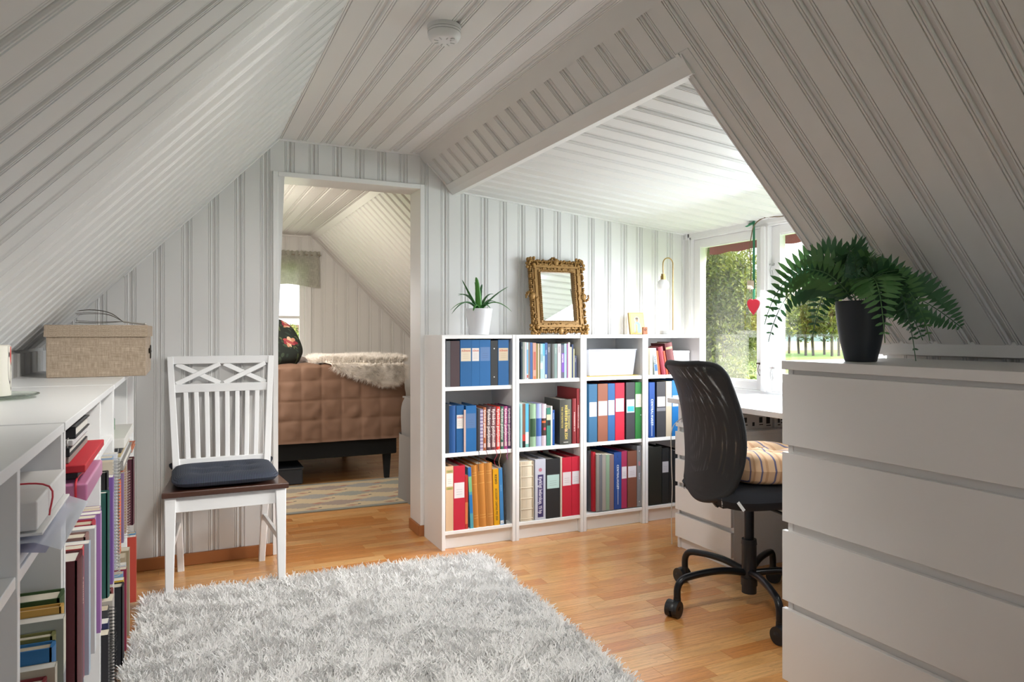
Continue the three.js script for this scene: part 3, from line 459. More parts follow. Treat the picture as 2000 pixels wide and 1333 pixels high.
{
  const o = thing('wall_mirror', 'small mirror in an ornate carved gold frame leaning on the wall', 'mirror', [.760, 1.0615, .088]); o.rotation.x = -.14;
  const GOLD = mat('#8e6a36', .5, { metalness: .35 }), W = .178, H = .425, iw = .105, i0 = .075, i1 = .35, G = [];
  const strip = (a, b, c, d) => { for (let k = 0; k < 5; k++) { const s = [0, .012, .018, .010, .016][k], t0 = k / 5, t1 = (k + 1) / 5, m = (p, q, t) => [p[0] + (q[0] - p[0]) * t, p[1] + (q[1] - p[1]) * t]; const A = m(a, c, t0), B = m(b, d, t0), C = m(b, d, t1), D = m(a, c, t1); G.push(extrudeXY([A, B, C, D], -.012, s + .006)); } };
  const out = [[-W + .012, .014], [W - .012, .014], [W - .012, H - .014], [-W + .012, H - .014]], inn = [[-iw, i0], [iw, i0], [iw, i1], [-iw, i1]];
  for (let k = 0; k < 4; k++) { const n = (k + 1) % 4; strip(out[k], out[n], inn[k], inn[n]); }
  part('frame', G, GOLD, o);
  const bead = new THREE.IcosahedronGeometry(1, 1), bl = (x, y, z, a, b, c) => bead.clone().scale(a, b, c).translate(x, y, z), B = [];
  for (let k = 0; k < 26; k++) { const t = (k + .5) / 26; for (const s of [-1, 1]) { B.push(bl(s * (iw + .004), i0 + (i1 - i0) * t, .024, .004, .0048, .006)); if (k < 20) B.push(bl(-iw + 2 * iw * (k + .5) / 20, s > 0 ? i1 + .004 : i0 - .004, .024, .0045, .0035, .004)); } }
  for (let k = 0; k < 34; k++) { const t = (k + .5) / 34; for (const s of [-1, 1]) { B.push(bl(s * (W - .012 + .003 * Math.sin(k * 2.2)), .02 + (H - .04) * t, .012, .010, .007 + .004 * Math.sin(k * 1.7), .012)); if (k < 26) B.push(bl(-W + .02 + (2 * W - .04) * (k + .5) / 26, (s > 0 ? H - .014 : .014) + .003 * Math.sin(k * 2.3), .012, .008, .010, .012)); } }
  for (let k = 0; k < 150; k++) { const t = rnd(), s = rnd() < .5 ? -1 : 1; if (rnd() < .55) B.push(bl(s * rr(iw + .02, W - .025), i0 + (i1 - i0) * t, .02, rr(.003, .007), rr(.004, .01), .004)); else B.push(bl(-iw + 2 * iw * t, s > 0 ? rr(i1 + .015, H - .03) : rr(.025, i0 - .015), .02, rr(.004, .01), rr(.003, .007), .004)); }
  part('beading', B, GOLD, o);
  const scroll = (cx, cy, sx, sy, big) => { big *= 1.25; const S = []; const pts = []; for (let k = 0; k <= 20; k++) { const a = k / 20 * 4.4 * Math.PI / 2, r = .026 * big * (1 - k / 26); pts.push([cx + sx * Math.cos(a) * r, cy + sy * Math.sin(a) * r, .018 + .006 * Math.sin(k)]); } S.push(tube(pts, .0052 * big, 30, 6)); S.push(bl(cx, cy, .02, .010 * big, .010 * big, .008)); for (let k = 0; k < 5; k++) { const a = -.3 + k * .5; S.push(bl(cx + sx * Math.cos(a) * .032 * big, cy + sy * Math.sin(a) * .032 * big, .014, .008 * big, .008 * big, .007)); } return S; };
  for (const sx of [-1, 1]) for (const sy of [-1, 1]) part('corner_scroll', [...scroll(sx * (W - .036), sy > 0 ? H - .036 : .036, sx, sy, 1), bl(sx * (W - .008), sy > 0 ? H - .006 : .006, .01, .014, .014, .008)], GOLD, o);
  for (const [x, y] of [[0, H - .016], [0, .016], [-W + .016, H / 2], [W - .016, H / 2]]) part('cartouche', [...scroll(x - .012, y, -1, 1, .62), ...scroll(x + .012, y, 1, -1, .62), bl(x, y, .02, .016, .022, .010)], GOLD, o);
  part('mirror_glass', slab(-iw - .002, i0 - .002, .003, iw + .002, i1 + .002, .006), mat('#eef1f0', .01, { metalness: 1 }), o);
}
{
  const o = thing('icon_panel', 'small gold religious icon leaning on the wall', 'icon', [1.30, 1.0615, .075], -.06); o.rotation.x = -.17;
  part('panel', soft(-.052, 0, -.014, .052, .132, 0, .002), mat('#a98a4e', .4, { metalness: .3 }), o);
  part('picture', slab(-.043, .01, 0, .043, .123, .0012), mat('#ffffff', .45, { map: canvasTex(128, 160, (g, w, h) => {
    g.fillStyle = '#d8b765'; g.fillRect(0, 0, w, h); g.fillStyle = '#e6cf8e'; g.beginPath(); g.arc(64, 50, 27, 0, 7); g.fill();
    g.fillStyle = '#8d6a45'; g.beginPath(); g.ellipse(64, 52, 13, 17, 0, 0, 7); g.fill(); g.fillStyle = '#3f2a1c'; g.beginPath(); g.ellipse(64, 40, 15, 10, 0, 0, 7); g.fill();
    g.fillStyle = '#6a83b5'; g.beginPath(); g.moveTo(30, 160); g.lineTo(36, 84); g.lineTo(52, 68); g.lineTo(76, 68); g.lineTo(94, 86); g.lineTo(100, 160); g.fill(); g.fillStyle = '#b78d58'; g.beginPath(); g.moveTo(38, 160); g.lineTo(46, 84); g.lineTo(66, 92); g.lineTo(62, 160); g.fill();
  }) }), o);
  const p = thing('small_box', 'tiny brown wooden box standing before the icon', 'box', [1.305, 1.0605, .135]);
  part('box_body', soft(-.017, 0, -.006, .017, .044, .006, .003), mat('#8a4c28', .5), p); part('emblem', new THREE.TorusGeometry(.006, .0012, 6, 16).translate(0, .028, .0065), mat('#3a2416', .6), p);
}
{
  const o = thing('globe_lamp', 'brass arc lamp with white glass globe and round base', 'lamp', [1.478, 1.0605, .15]);
  part('base', lathe([[0, 0], [.062, 0], [.064, .003], [.064, .021], [.062, .024], [0, .024]], 40), mat('#d9d8d8', .5), o);
  const R = .036, pts = [[.018, .02, 0], [.018, .2, 0], [.018, .40, 0]]; for (let k = 0; k <= 10; k++) { const a = Math.PI * k / 10; pts.push([.018 - R + R * Math.cos(a), .418 + R * Math.sin(a), 0]); } pts.push([.018 - 2 * R, .36, 0]);
  part('arm', tube(pts, .0034, 70, 10), BRASS, o); part('socket', [cyl(.011, .011, .012, .018 - 2 * R, .346, 0), cyl(.0145, .0145, .024, .018 - 2 * R, .322, 0)], BRASS, o);
  part('globe', new THREE.SphereGeometry(.036, 32, 20).translate(.018 - 2 * R, .292, 0), mat('#eeedec', .25, { transmission: .3, thickness: 0 }), o);
}
// ---------------------------------------------------------------- the long low bookshelf under the slope
const SX0 = -1.672, SX1 = -1.338, SH = .915, ST = .016;
{
  const units = [[3.10, 2.114, 2.481, 'low white shelf unit holding clear plastic folders'], [2.098, 1.122, 1.488, 'low white shelf unit holding the pink folder'], [1.106, .142, .535, 'low white shelf unit under the fabric box']];
  units.forEach(([z1, z0, zm, label], k) => {
    const c = thing('shelf_unit', label, 'bookshelf', [0, 0, 0], 0, 'low shelf units under the slope');
    const P = (n, ...a) => part(n, soft(...a), WHITE, c);
    part('back_panel', slab(SX0 - .006, .03, z0, SX0 + .004, SH - ST, z1), WHITE_IN, c);
    P('top_panel', SX0 - .01, SH - ST, z0, SX1, SH, z1); P('side_panel', SX0 + .004, 0, z0, SX1 - .002, SH - ST, z0 + ST); P('side_panel', SX0 + .004, 0, z1 - ST, SX1 - .002, SH - ST, z1); P('partition', SX0 + .004, .04, zm - ST / 2, SX1 - .002, SH - ST, zm + ST / 2);
    const rows = k < 2 ? [[.04, .39, .765], [.04, .39, .765]] : [[.04, .39, .64], [.04, .34, .62]];
    rows.forEach((ys, s) => { for (const y of ys) P('shelf', SX0 + .004, y - ST, s ? z0 + ST : zm + ST / 2, SX1 - .004, y, s ? zm - ST / 2 : z1 - ST); });
  });
  // standing books: [near edge z, shelf height, protrusion, [[thickness, height, type, colour, words], ...]]
  const rows = [
    ['below the clear folders', 2.468, .39, [[.05, .155, 'h', '#b32626', 'thick red book'], [.02, .17, 'h', '#c9c2cc', 'pale lilac book'], [.022, .195, 'h', '#7c2a30', 'dark red book'], [.02, .205, 'p', '#b9b09c', 'stone coloured paperback'], [.03, .225, 'h', '#2c6ea4', 'blue hardback'], [.026, .23, 'h', '#6d6c3a', 'olive hardback'], [.024, .245, 'p', '#a8aca4', 'grey paperback with photographs'], [.02, .255, 'h', '#c79a4a', 'yellow ochre hardback'], [.05, .262, 'h', '#2c4a1c', 'dark green album']], .022],
    ['below the pink folder', 2.074, .39, [[.075, .27, 'h', '#571f26', 'very thick maroon album'], [.036, .25, 'h', '#4a5064', 'slate blue hardback'], [.03, .262, 'p', '#c4434a', 'coral red paperback'], [.028, .262, 'p', '#9fb6c9', 'pale blue paperback'], [.022, .255, 'p', '#c9c4bb', 'off-white paperback'], [.05, .262, 'h', '#8b6b66', 'dusty rose hardback'], [.03, .266, 'p', '#cdcfd2', 'white magazine'], [.05, .268, 'h', '#a8283a', 'crimson hardback'], [.03, .27, 'p', '#a77fb0', 'first mauve softcover'], [.03, .271, 'p', '#a077ad', 'second mauve softcover'], [.03, .272, 'p', '#aa86b6', 'third mauve softcover'], [.03, .27, 'p', '#9f74a8', 'fourth mauve softcover']], .018],
    ['beside the pink folder', 1.478, .39, [[.04, .27, 'h', '#1e4f48', 'bottle green hardback'], [.03, .262, 'p', '#6f8a5a', 'leaf green paperback'], [.035, .31, 'h', '#1f2023', 'black hardback lettered in gold'], [.04, .29, 'p', '#7a58a0', 'violet paperback'], [.04, .325, 'p', '#c9bfae', 'cream spiral book'], [.04, .33, 'p', '#8aa4c4', 'light blue spiral book'], [.03, .335, 'p', '#d6d8dc', 'tall white booklet']], .016],
    ['under the spiral notebooks', 1.082, .39, [[.05, .222, 'h', '#d2622c', 'orange hardback'], [.03, .226, 'p', '#26303f', 'navy paperback'], [.045, .228, 'p', '#b7a98e', 'tan paperback with green foot'], [.03, .226, 'p', '#7f6a94', 'lilac paperback'], [.045, .232, 'p', '#d4602a', 'orange spiral book'], [.04, .23, 'p', '#d8d6d2', 'white paperback'], [.035, .23, 'p', '#a58f74', 'brown paperback']], .014],
    ['at the shelf end by the gable wall', .52, .34, [[.07, .25, 'h', '#4d1f2c', 'dark wine red songbook'], [.05, .24, 'p', '#cfcac2', 'white songbook']], .02],
    ['bottom shelf under the maroon album', 1.86, .04, [[.04, .255, 'h', '#7a1720', 'dark red folder book']], .005],
    ['bottom shelf beside the red gift box', 1.476, .04, [[.04, .255, 'p', '#2a2b2f', 'black spiral pad'], [.04, .27, 'p', '#1f2a55', 'navy blue booklet'], [.04, .29, 'p', '#3a3c40', 'charcoal spiral pad'], [.06, .3, 'p', '#b3ada6', 'thick grey paperback'], [.04, .305, 'h', '#7b3434', 'brick red hardback'], [.05, .31, 'p', '#d3d2d0', 'white brochure']], .014],
    ['bottom shelf under the fabric box', 1.07, .04, [[.05, .245, 'h', '#202227', 'thick black hardback'], [.03, .25, 'p', '#d0ab3a', 'yellow paperback'], [.03, .26, 'p', '#6f9ac2', 'sky blue paperback'], [.03, .265, 'p', '#8b2440', 'wine red paperback'], [.03, .27, 'p', '#c9cfd4', 'white paperback'], [.06, .285, 'p', '#a3947c', 'large tan folder'], [.05, .29, 'p', '#97886e', 'large brown folder']], .022],
    ['bottom shelf in the end compartment', .5, .04, [[.03, .25, 'p', '#b9483a', 'red paperback'], [.03, .255, 'p', '#4f8fb6', 'turquoise paperback'], [.06, .235, 'h', '#1e2023', 'black ribboned hymnal']], .026],
  ];
  for (const [place, z1, y, list, out] of rows) { let z = z1; list.forEach(([th, h, type, color, words], i) => {
    const kind = /folder|pad|booklet|brochure|magazine/.test(words) ? (/folder/.test(words) ? 'folder' : 'booklet') : 'book', ops = /black hardback lettered/.test(words) ? [['h', 'LF', .12, '#d6c9a0'], ['h', 'LF', .22, '#d6c9a0']] : /green foot/.test(words) ? [['r', 0, .8, 1, 1, '#5d8a35']] : /photographs/.test(words) ? [['r', 0, 0, 1, .3, '#d0cdbc'], ['r', 0, .35, 1, .9, '#7d7c84']] : i % 2 ? [['t', 'Psalmer', .15, '#cfc6b8', .4]] : [];
    const o = makeBook(kind, `${words}, ${place}`, kind, 'books on the low shelf under the slope', { th, h, d: Math.min(.26, h * .8 + .03), type, color, ops });
    o.rotation.y = Math.PI / 2; o.position.set(SX1 + out - (i * 7 % 3) * .004, y + .0004, z);
    if (/spiral/.test(words)) { const R = []; for (let k = 0; k < Math.floor(h / .009); k++) R.push(new THREE.TorusGeometry(th * .42, .0008, 4, 10).rotateX(Math.PI / 2).translate(th / 2, .006 + k * .009, .001)); part('spiral_wire', R, mat(/black|charcoal/.test(words) ? '#2a2b2d' : '#b9b6b0', .4, { metalness: .6 }), o); }
    z -= th + .0012;
  }); }
  // lying stacks: [x front, z near, z far, y, thickness, colour, words]
  const flat = (name, words, cat, x1, z1, z0, y, t, color, o2 = {}) => {
    const o = thing(name, words, cat, [0, 0, 0], 0, 'papers and notebooks lying on the low shelf'), d = o2.d ?? .2;
    if (o2.spiral || o2.sheet) { part('cover', soft(x1 - d, y, z0, x1, y + t, z1, Math.min(.002, t / 3)), mat(color, .55), o); if (o2.spiral) { const R = [], n = Math.floor((d - .01) / .011); for (let k = 0; k < n; k++) R.push(new THREE.TorusGeometry(t * .8, .001, 4, 10).rotateY(Math.PI / 2).translate(x1 - .008 - k * .011, y + t / 2, z1)); part('spiral_wire', R, mat('#c4c2bd', .35, { metalness: .7 }), o); } }
    else { part('cover', [soft(x1 - d, y, z0, x1, y + .003, z1, .001), soft(x1 - d, y + t - .003, z0, x1, y + t, z1, .001), soft(x1 - d, y, z1 - .003, x1, y + t, z1, .001)], mat(color, .5), o); part('pages', slab(x1 - d + .002, y + .003, z0 + .002, x1 - .004, y + t - .003, z1 - .003), PAGES[1], o); }
    return o;
  };
  let y = .8035; const S = (t, ...a) => { const r = flat(a[0], a[1], a[2], a[3], a[4], a[5], y, t, a[6], a[7]); y += t + .0006; return r; };
  S(.013, 'document_case', 'black document case under the red elastic folder', 'folder', -1.325, 2.05, 1.75, '#1c1c1f', { sheet: 1, d: .24 });
  S(.014, 'elastic_folder', 'red elastic folder below the spiral notebooks', 'folder', -1.312, 2.06, 1.72, '#b81e2c', { sheet: 1, d: .25 });
  S(.013, 'spiral_notebook', 'grey spiral notebook with black cover edge', 'notebook', -1.34, 2.04, 1.76, '#8f8b82', { spiral: 1 }); S(.016, 'hardcover_notebook', 'black hardcover notebook in the middle of the stack', 'notebook', -1.338, 2.05, 1.78, '#1b1c1f');
  S(.012, 'spiral_notebook', 'white spiral notebook beneath the black diary', 'notebook', -1.335, 2.03, 1.8, '#d3d3d2', { spiral: 1 }); S(.022, 'diary', 'thick black diary topmost of the stack', 'book', -1.332, 2.02, 1.80, '#202125');
  y = .6405; S(.03, 'book', 'thick grey book lying at the stack foot under the box', 'book', -1.318, 1.05, .62, '#8d8a86'); S(.012, 'spiral_notebook', 'white spiral notebook lowest of three in the end stack', 'notebook', -1.325, 1.06, .66, '#c8c8c6', { spiral: 1 }); S(.012, 'spiral_notebook', 'yellowish spiral notebook between white and black ones', 'notebook', -1.325, 1.05, .66, '#b9a77c', { spiral: 1 }); S(.013, 'spiral_notebook', 'black spiral notebook in the end stack', 'notebook', -1.324, 1.05, .66, '#3b3c40', { spiral: 1 }); S(.03, 'paper_stack', 'loose white papers curling over the end stack', 'paper', -1.315, 1.04, .64, '#dedcd6', { sheet: 1, d: .23 }); S(.04, 'card_box', 'small green cardboard box on the loose papers', 'box', -1.36, 1.0, .8, '#3f7a44', { sheet: 1, d: .1 });
  y = .6155; S(.016, 'book', 'orange paperback lying above the songbooks', 'book', -1.325, .52, .3, '#b8602e'); 
  flat('book', 'dark grey book lying across the top of the mauve softcovers', 'book', -1.36, 1.98, 1.6, .6625, .014, '#2b2b2d', { d: .18 });
  // clear folders and the pink folder
  const FILM = mat('#dfe3ee', .25, { transmission: .55, thickness: 0 }), PINK = mat('#d98fb8', .3, { transmission: .35, thickness: 0 });
  const a = thing('elastic_folder', 'white paper bundle held by red elastic bands', 'folder', [SX1 - .02, .806, 2.3]); a.rotation.z = -.0;
  part('paper_block', soft(-.2, 0, -.12, .03, .04, .13, .003), mat('#dcd9d6', .8), a); part('flap', bar([-.2, .041, .06], [-.02, .062, .06], .003, .1), mat('#c0394a', .5), a); part('elastic_band', [tube([[-.06, .0, .131], [-.06, .0415, .131], [-.06, .0415, -.1]], .0014, 20, 6), tube([[.0305, 0, .04], [.031, .0415, .04], [-.1, .0415, .04]], .0014, 20, 6)], mat('#c43a48', .5), a);
  part('lower_sheet', soft(-.2, -.006, -.12, .036, -.002, .132, .001), mat('#e2e0de', .6), a);
  const b = thing('plastic_folder', 'clear plastic folders drooping over the shelf edge', 'folder', [SX1, .7665, 2.3]);
  part('sleeve', grid(8, 8, (u, v) => { const x = -.2 + u * .24, e = Math.max(0, x); return [x, .03 - e * e * 9, .15 - v * .3]; }), FILM, b); part('sleeve', grid(8, 8, (u, v) => { const x = -.2 + u * .222, e = Math.max(0, x); return [x, .018 - e * e * 8, .15 - v * .27]; }), mat('#c3c3d8', .3, { transmission: .5, thickness: 0 }), b);
  part('papers', soft(-.2, .0, -.15, -.006, .015, .15, .002), mat('#d5d6d8', .7), b);
  const p = thing('elastic_folder', 'translucent pink folder with red elastic sticking out of the shelf', 'folder', [SX1, .7655, 1.94]);
  part('folder_body', soft(-.2, 0, -.14, .03, .033, .13, .004), PINK, p); part('papers', slab(-.195, .004, -.13, .02, .029, .12), mat('#e3dfe4', .8), p); part('flap', box(.1, .002, .2, -.12, .0342, .02), mat('#c63848', .45), p); part('elastic_band', tube([[.012, .0, .132], [.012, .034, .132], [.012, .0345, 0], [.012, .034, -.13]], .002, 24, 6), mat('#c02436', .5), p);
}
// ---------------------------------------------------------------- on the low shelf: fabric box, wire whisk, candle
const WEAVE = (a, b, c, n = 128) => dataTex(n, n, (i, j) => { const v = ((i >> 1) + (j >> 1)) % 2 ? 8 : -8, s = rr(-12, 12) + noise.noise(i * .4, j * .03, 2) * 22 + noise.noise(i * .03, j * .4, 7) * 22; return [a + v + s, b + v + s, c + v + s]; }, true);
{
  const t = WEAVE(176, 158, 138); t.repeat.set(2, 1.5); const CLOTH = mat('#ffffff', .9, { map: t });
  const o = thing('fabric_box', 'beige linen storage box with lid on the low shelf', 'storage box', [-1.424, SH + .0005, .46]);
  part('box_body', soft(-.153, 0, -.218, .153, .16, .218, .003), CLOTH, o);
  part('lid', [soft(-.159, .1605, -.224, .159, .184, .224, .003), slab(-.159, .142, .2185, .159, .162, .224), slab(-.159, .142, -.224, .159, .162, -.2185), slab(-.159, .142, -.219, -.1535, .162, .219), slab(.1535, .142, -.219, .159, .162, .219)], CLOTH, o);
  part('ring_handle', [-.014, .014].flatMap((z) => [new THREE.TorusGeometry(.016, .002, 8, 20).scale(.5, 1.5, 1).rotateY(Math.PI / 2).translate(.160, .082, z), cyl(.0028, .0028, .02, .157, .076, z, 8)]).concat([bar([.162, .084, -.022], [.162, .084, .022], .004, .004)]), mat('#3c3630', .4, { metalness: .7 }), o);
  const w = thing('wire_whisk', 'splayed metal wire whisk lying on the fabric box', 'whisk', [-1.43, SH + .185, .5]), J = [.075, .014, 0];
  part('handle', [tube([[.15, .004, .03], [.11, .009, .015], J], .0032, 12, 8), new THREE.SphereGeometry(.005, 10, 8).translate(.15, .005, .03)], mat('#cfcdc8', .3, { metalness: .8 }), w);
  for (const [dy, dz, k] of [[.05, -.05, 1], [.047, .0, 1], [.036, .05, 1], [.032, .02, 1], [.006, -.03, -1], [.01, .03, -1], [.003, .06, -1]]) part('wire', tube([J, [.03, .014 + dy * .55 + k * .006, dz * .5], [-.03, .008 + dy * .95 + .004 * k, dz * .9], [-.075, .006 + dy, dz]], .0009, 20, 5), mat('#5d564c', .4, { metalness: .7 }), w);
}
{
  const o = thing('glass_plate', 'round glass plate under the white candle', 'plate', [-1.548, SH + .0005, 1.52]);
  part('plate', lathe([[0, .001], [.066, .002], [.08, .007], [.083, .009], [.081, .011], [.066, .006], [0, .005]], 48), mat('#e4efe2', .02, { transmission: .9, thickness: .004, ior: 1.5 }), o);
  const c = thing('pillar_candle', 'white pillar candle with printed red flower', 'candle', [-1.563, SH + .0062, 1.515]);
  part('wax', lathe([[0, 0], [.038, 0], [.039, .002], [.039, .118], [.036, .122], [.03, .118], [0, .116]], 40), mat('#ffffff', .5, { map: canvasTex(512, 256, (g, w, h) => {
    g.fillStyle = '#e8e3d6'; g.fillRect(0, 0, w, h); g.strokeStyle = '#4a4440'; g.lineWidth = 2;
    for (const cx of [120, 300, 470]) { for (let k = 0; k < 5; k++) { const a = k * 1.257; g.beginPath(); g.ellipse(cx + Math.cos(a) * 16, 135 + Math.sin(a) * 20, 11, 14, a, 0, 7); g.stroke(); } g.fillStyle = '#c43328'; g.beginPath(); g.arc(cx, 135, 9, 0, 7); g.fill(); }
  }) }), c); part('wick', tube([[0, .116, 0], [.001, .124, 0], [.003, .13, .001]], .001, 8, 5), mat('#2c2620', .9), c);
}
// ---------------------------------------------------------------- the white chair and its cushion
function cushion(w, d, t, dimples, corner = 4, N = 36) { // a padded square with buttoned hollows
  const f = (s) => (u, v) => { const a = 2 * u - 1, b = 2 * v - 1, r = Math.pow(Math.pow(Math.abs(a), corner) + Math.pow(Math.abs(b), corner), 1 / corner), m = Math.max(Math.abs(a), Math.abs(b)) || 1, k = r > 0 ? m / r : 1, x = a * k, z = b * k, e = Math.pow(Math.max(0, 1 - Math.pow(m, 6)), .45);
    let y = t * .5 * e * s; for (const [px, pz, rad, dep] of dimples) if (s > 0) y -= dep * Math.exp(-((x - px) ** 2 + (z - pz) ** 2) / (rad * rad)) * e; return [x * w / 2, y, z * d / 2]; };
  const top = grid(N, N, f(1)), bot = grid(N, N, f(-1)); for (const g of [top]) { const I = g.index.array; for (let i = 0; i < I.length; i += 3) { const q = I[i]; I[i] = I[i + 1]; I[i + 1] = q; } g.computeVertexNormals(); } return [top, bot];
}
{
  const o = thing('dining_chair', 'white wooden chair with crossed back and brown seat', 'chair', [-.985, 0, .02]), CW = mat('#f1f1f1', .35), SEAT = mat('#4a2c20', .3, { clearcoat: .4 });
  for (const s of [-1, 1]) {
    part('front_leg', bar([s * .213, 0, .437], [s * .210, .416, .41], .028, .028, .044, .042), CW, o);
    part('rear_leg', bar([s * .172, 0, .03], [s * .190, .44, .075], .028, .03, .032, .036), CW, o);
    part('back_post', bar([s * .189, .43, .072], [s * .217, .962, -.012], .03, .034, .026, .026), CW, o);
    part('side_apron', bar([s * .200, .385, .395], [s * .185, .385, .085], .02, .055), CW, o);
    part('side_stretcher', bar([s * .210, .2, .42], [s * .180, .215, .055], .016, .024), CW, o);
  }
  part('front_apron', soft(-.19, .352, .4, .19, .416, .42), CW, o); part('rear_apron', soft(-.175, .36, .07, .175, .416, .088), CW, o);
  part('seat', new THREE.ExtrudeGeometry(new THREE.Shape([[-.236, .44], [.236, .44], [.205, .045], [-.205, .045]].map(([x, z]) => new THREE.Vector2(x, -z))), { depth: .016, bevelEnabled: true, bevelSize: .004, bevelThickness: .004, bevelSegments: 2 }).rotateX(-Math.PI / 2).translate(0, .420, 0), SEAT, o);
  const zb = (y) => .072 - (y - .43) * .1579, xb = (y) => .189 + (y - .43) * .0526, rail = (y0, y1) => bar([-xb(y0), (y0 + y1) / 2, zb((y0 + y1) / 2)], [xb(y0), (y0 + y1) / 2, zb((y0 + y1) / 2)], .018, y1 - y0);
  part('top_rail', rail(.928, .964), CW, o); part('middle_rail', rail(.800, .838), CW, o); part('lower_rail', rail(.476, .508), CW, o);
  for (const c of [-.1, .1]) for (const s of [-1, 1]) part('cross_bar', bar([c - s * .092, .838, zb(.838) + s * .003], [c + s * .092, .928, zb(.928) + s * .003], .022, .01), CW, o);
  for (let k = 0; k < 8; k++) { const x = -.147 + k * .042; part('slat', bar([x * .97, .506, zb(.506)], [x * 1.04, .802, zb(.802)], .02, .01), CW, o); }
  const rib = dataTex(256, 64, (i, j) => { const v = i % 8 < 3 ? -22 : 6; return [58 + v + rr(-6, 6), 64 + v + rr(-6, 6), 78 + v + rr(-6, 6)]; }, true); rib.repeat.set(2, 2);
  const c = thing('seat_cushion', 'dark blue ribbed seat cushion tied on the white chair', 'cushion', [-.985, .470, .275]), D = [[-.4, -.3, .2, .012], [0, -.3, .2, .012], [.4, -.3, .2, .012], [-.4, .35, .2, .012], [.0, .35, .2, .012], [.4, .35, .2, .012]];
  part('pad', cushion(.415, .4, .05, D, 7), mat('#ffffff', .95, { map: rib }), c);
  part('tie', [-1, 1].map((s) => [tube([[s * .18, 0, -.175], [s * .205, -.004, -.2], [s * .215, .012, -.215], [s * .19, .01, -.225], [s * .178, -.005, -.2]], .006, 20, 6)]), mat('#2a2d36', .9), c);
}
// ---------------------------------------------------------------- shag rug: a backing and a deep pile
{
  const o = thing('shag_rug', 'thick pale grey shag rug on the oak floor', 'rug', [-.62, 0, 1.46], -.045), W = 1.42, D = 2.02;
  part('backing', soft(-W / 2, .0005, -D / 2, W / 2, .012, D / 2, .004), mat('#dedcd8', 1), o);
  const blades = []; seed = 21;
  for (let k = 0; k < 7; k++) { const a = rr(0, 6.28), l = rr(.032, .05), lean = rr(.01, .036), w = rr(.0014, .0023), bx = rr(-.004, .004), bz = rr(-.004, .004), P = [], ca2 = Math.cos(a), sa2 = Math.sin(a);
    const at = (t, s) => [bx + ca2 * lean * t * t - sa2 * w * s * (1 - t * .5), l * t * (1 - .25 * t), bz + sa2 * lean * t * t + ca2 * w * s * (1 - t * .5)];
    for (let q = 0; q < 3; q++) { const t0 = q / 3, t1 = (q + 1) / 3; P.push(...at(t0, -1), ...at(t0, 1), ...at(t1, 1), ...at(t0, -1), ...at(t1, 1), ...at(t1, -1)); } blades.push(rawGeo(P)); }
  const N = 36000, pile = new THREE.InstancedMesh(merged(blades), mat('#ffffff', .95, { side: THREE.DoubleSide, transmission: .3, thickness: 0 }), N), M = new THREE.Matrix4(), q = new THREE.Quaternion(), e = new THREE.Euler(), col = new THREE.Color();
  for (let i = 0; i < N; i++) { const x = rr(-W / 2, W / 2), z = rr(-D / 2, D / 2), n = noise.noise(x * 13, z * 13, 1.5), n2 = noise.noise(x * 13, z * 13, 9.5); e.set(n * 1.5 + rr(-.35, .35), rr(0, 6.28), n2 * 1.5 + rr(-.35, .35)); q.setFromEuler(e); const s = rr(.85, 1.2);
    M.compose(V(x, .009, z), q, V(s, s, s)); pile.setMatrixAt(i, M); const c = rr(.8, .98); pile.setColorAt(i, col.setRGB(c, c * .99, c * .975)); }
  pile.name = 'pile'; pile.userData.kind = 'stuff'; pile.castShadow = pile.receiveShadow = true; o.add(pile);
}
// ---------------------------------------------------------------- the white dresser
{
  const o = thing('dresser', 'large white chest of four drawers under the roof slope', 'dresser', [0, 0, 0]), X0 = .453, X1 = .94, Z0 = 2.005, Z1 = 2.805, DW = mat('#e6e3e0', .32);
  part('top_panel', soft(X0, .964, Z0, X1, .99, Z1, .0015), DW, o);
  part('side_panel', soft(X0 + .014, 0, Z0 + .012, X1, .964, Z0 + .03), DW, o); part('side_panel', soft(X0 + .014, 0, Z1 - .03, X1, .964, Z1 - .012), DW, o);
  part('front_rail', [slab(X0 + .0175, .05, Z0 + .03, X0 + .05, .964, Z1 - .03), slab(X0 + .02, 0, Z0 + .03, X0 + .036, .05, Z1 - .03)], DW, o); part('back_panel', slab(X1 - .008, 0, Z0 + .03, X1 - .002, .964, Z1 - .03), WHITE_IN, o);
  for (const [a, b] of [[.052, .262], [.286, .491], [.517, .721], [.744, .951]]) part('drawer', soft(X0, a, Z0 + .003, X0 + .0165, b, Z1 - .003, .0012), DW, o);
}
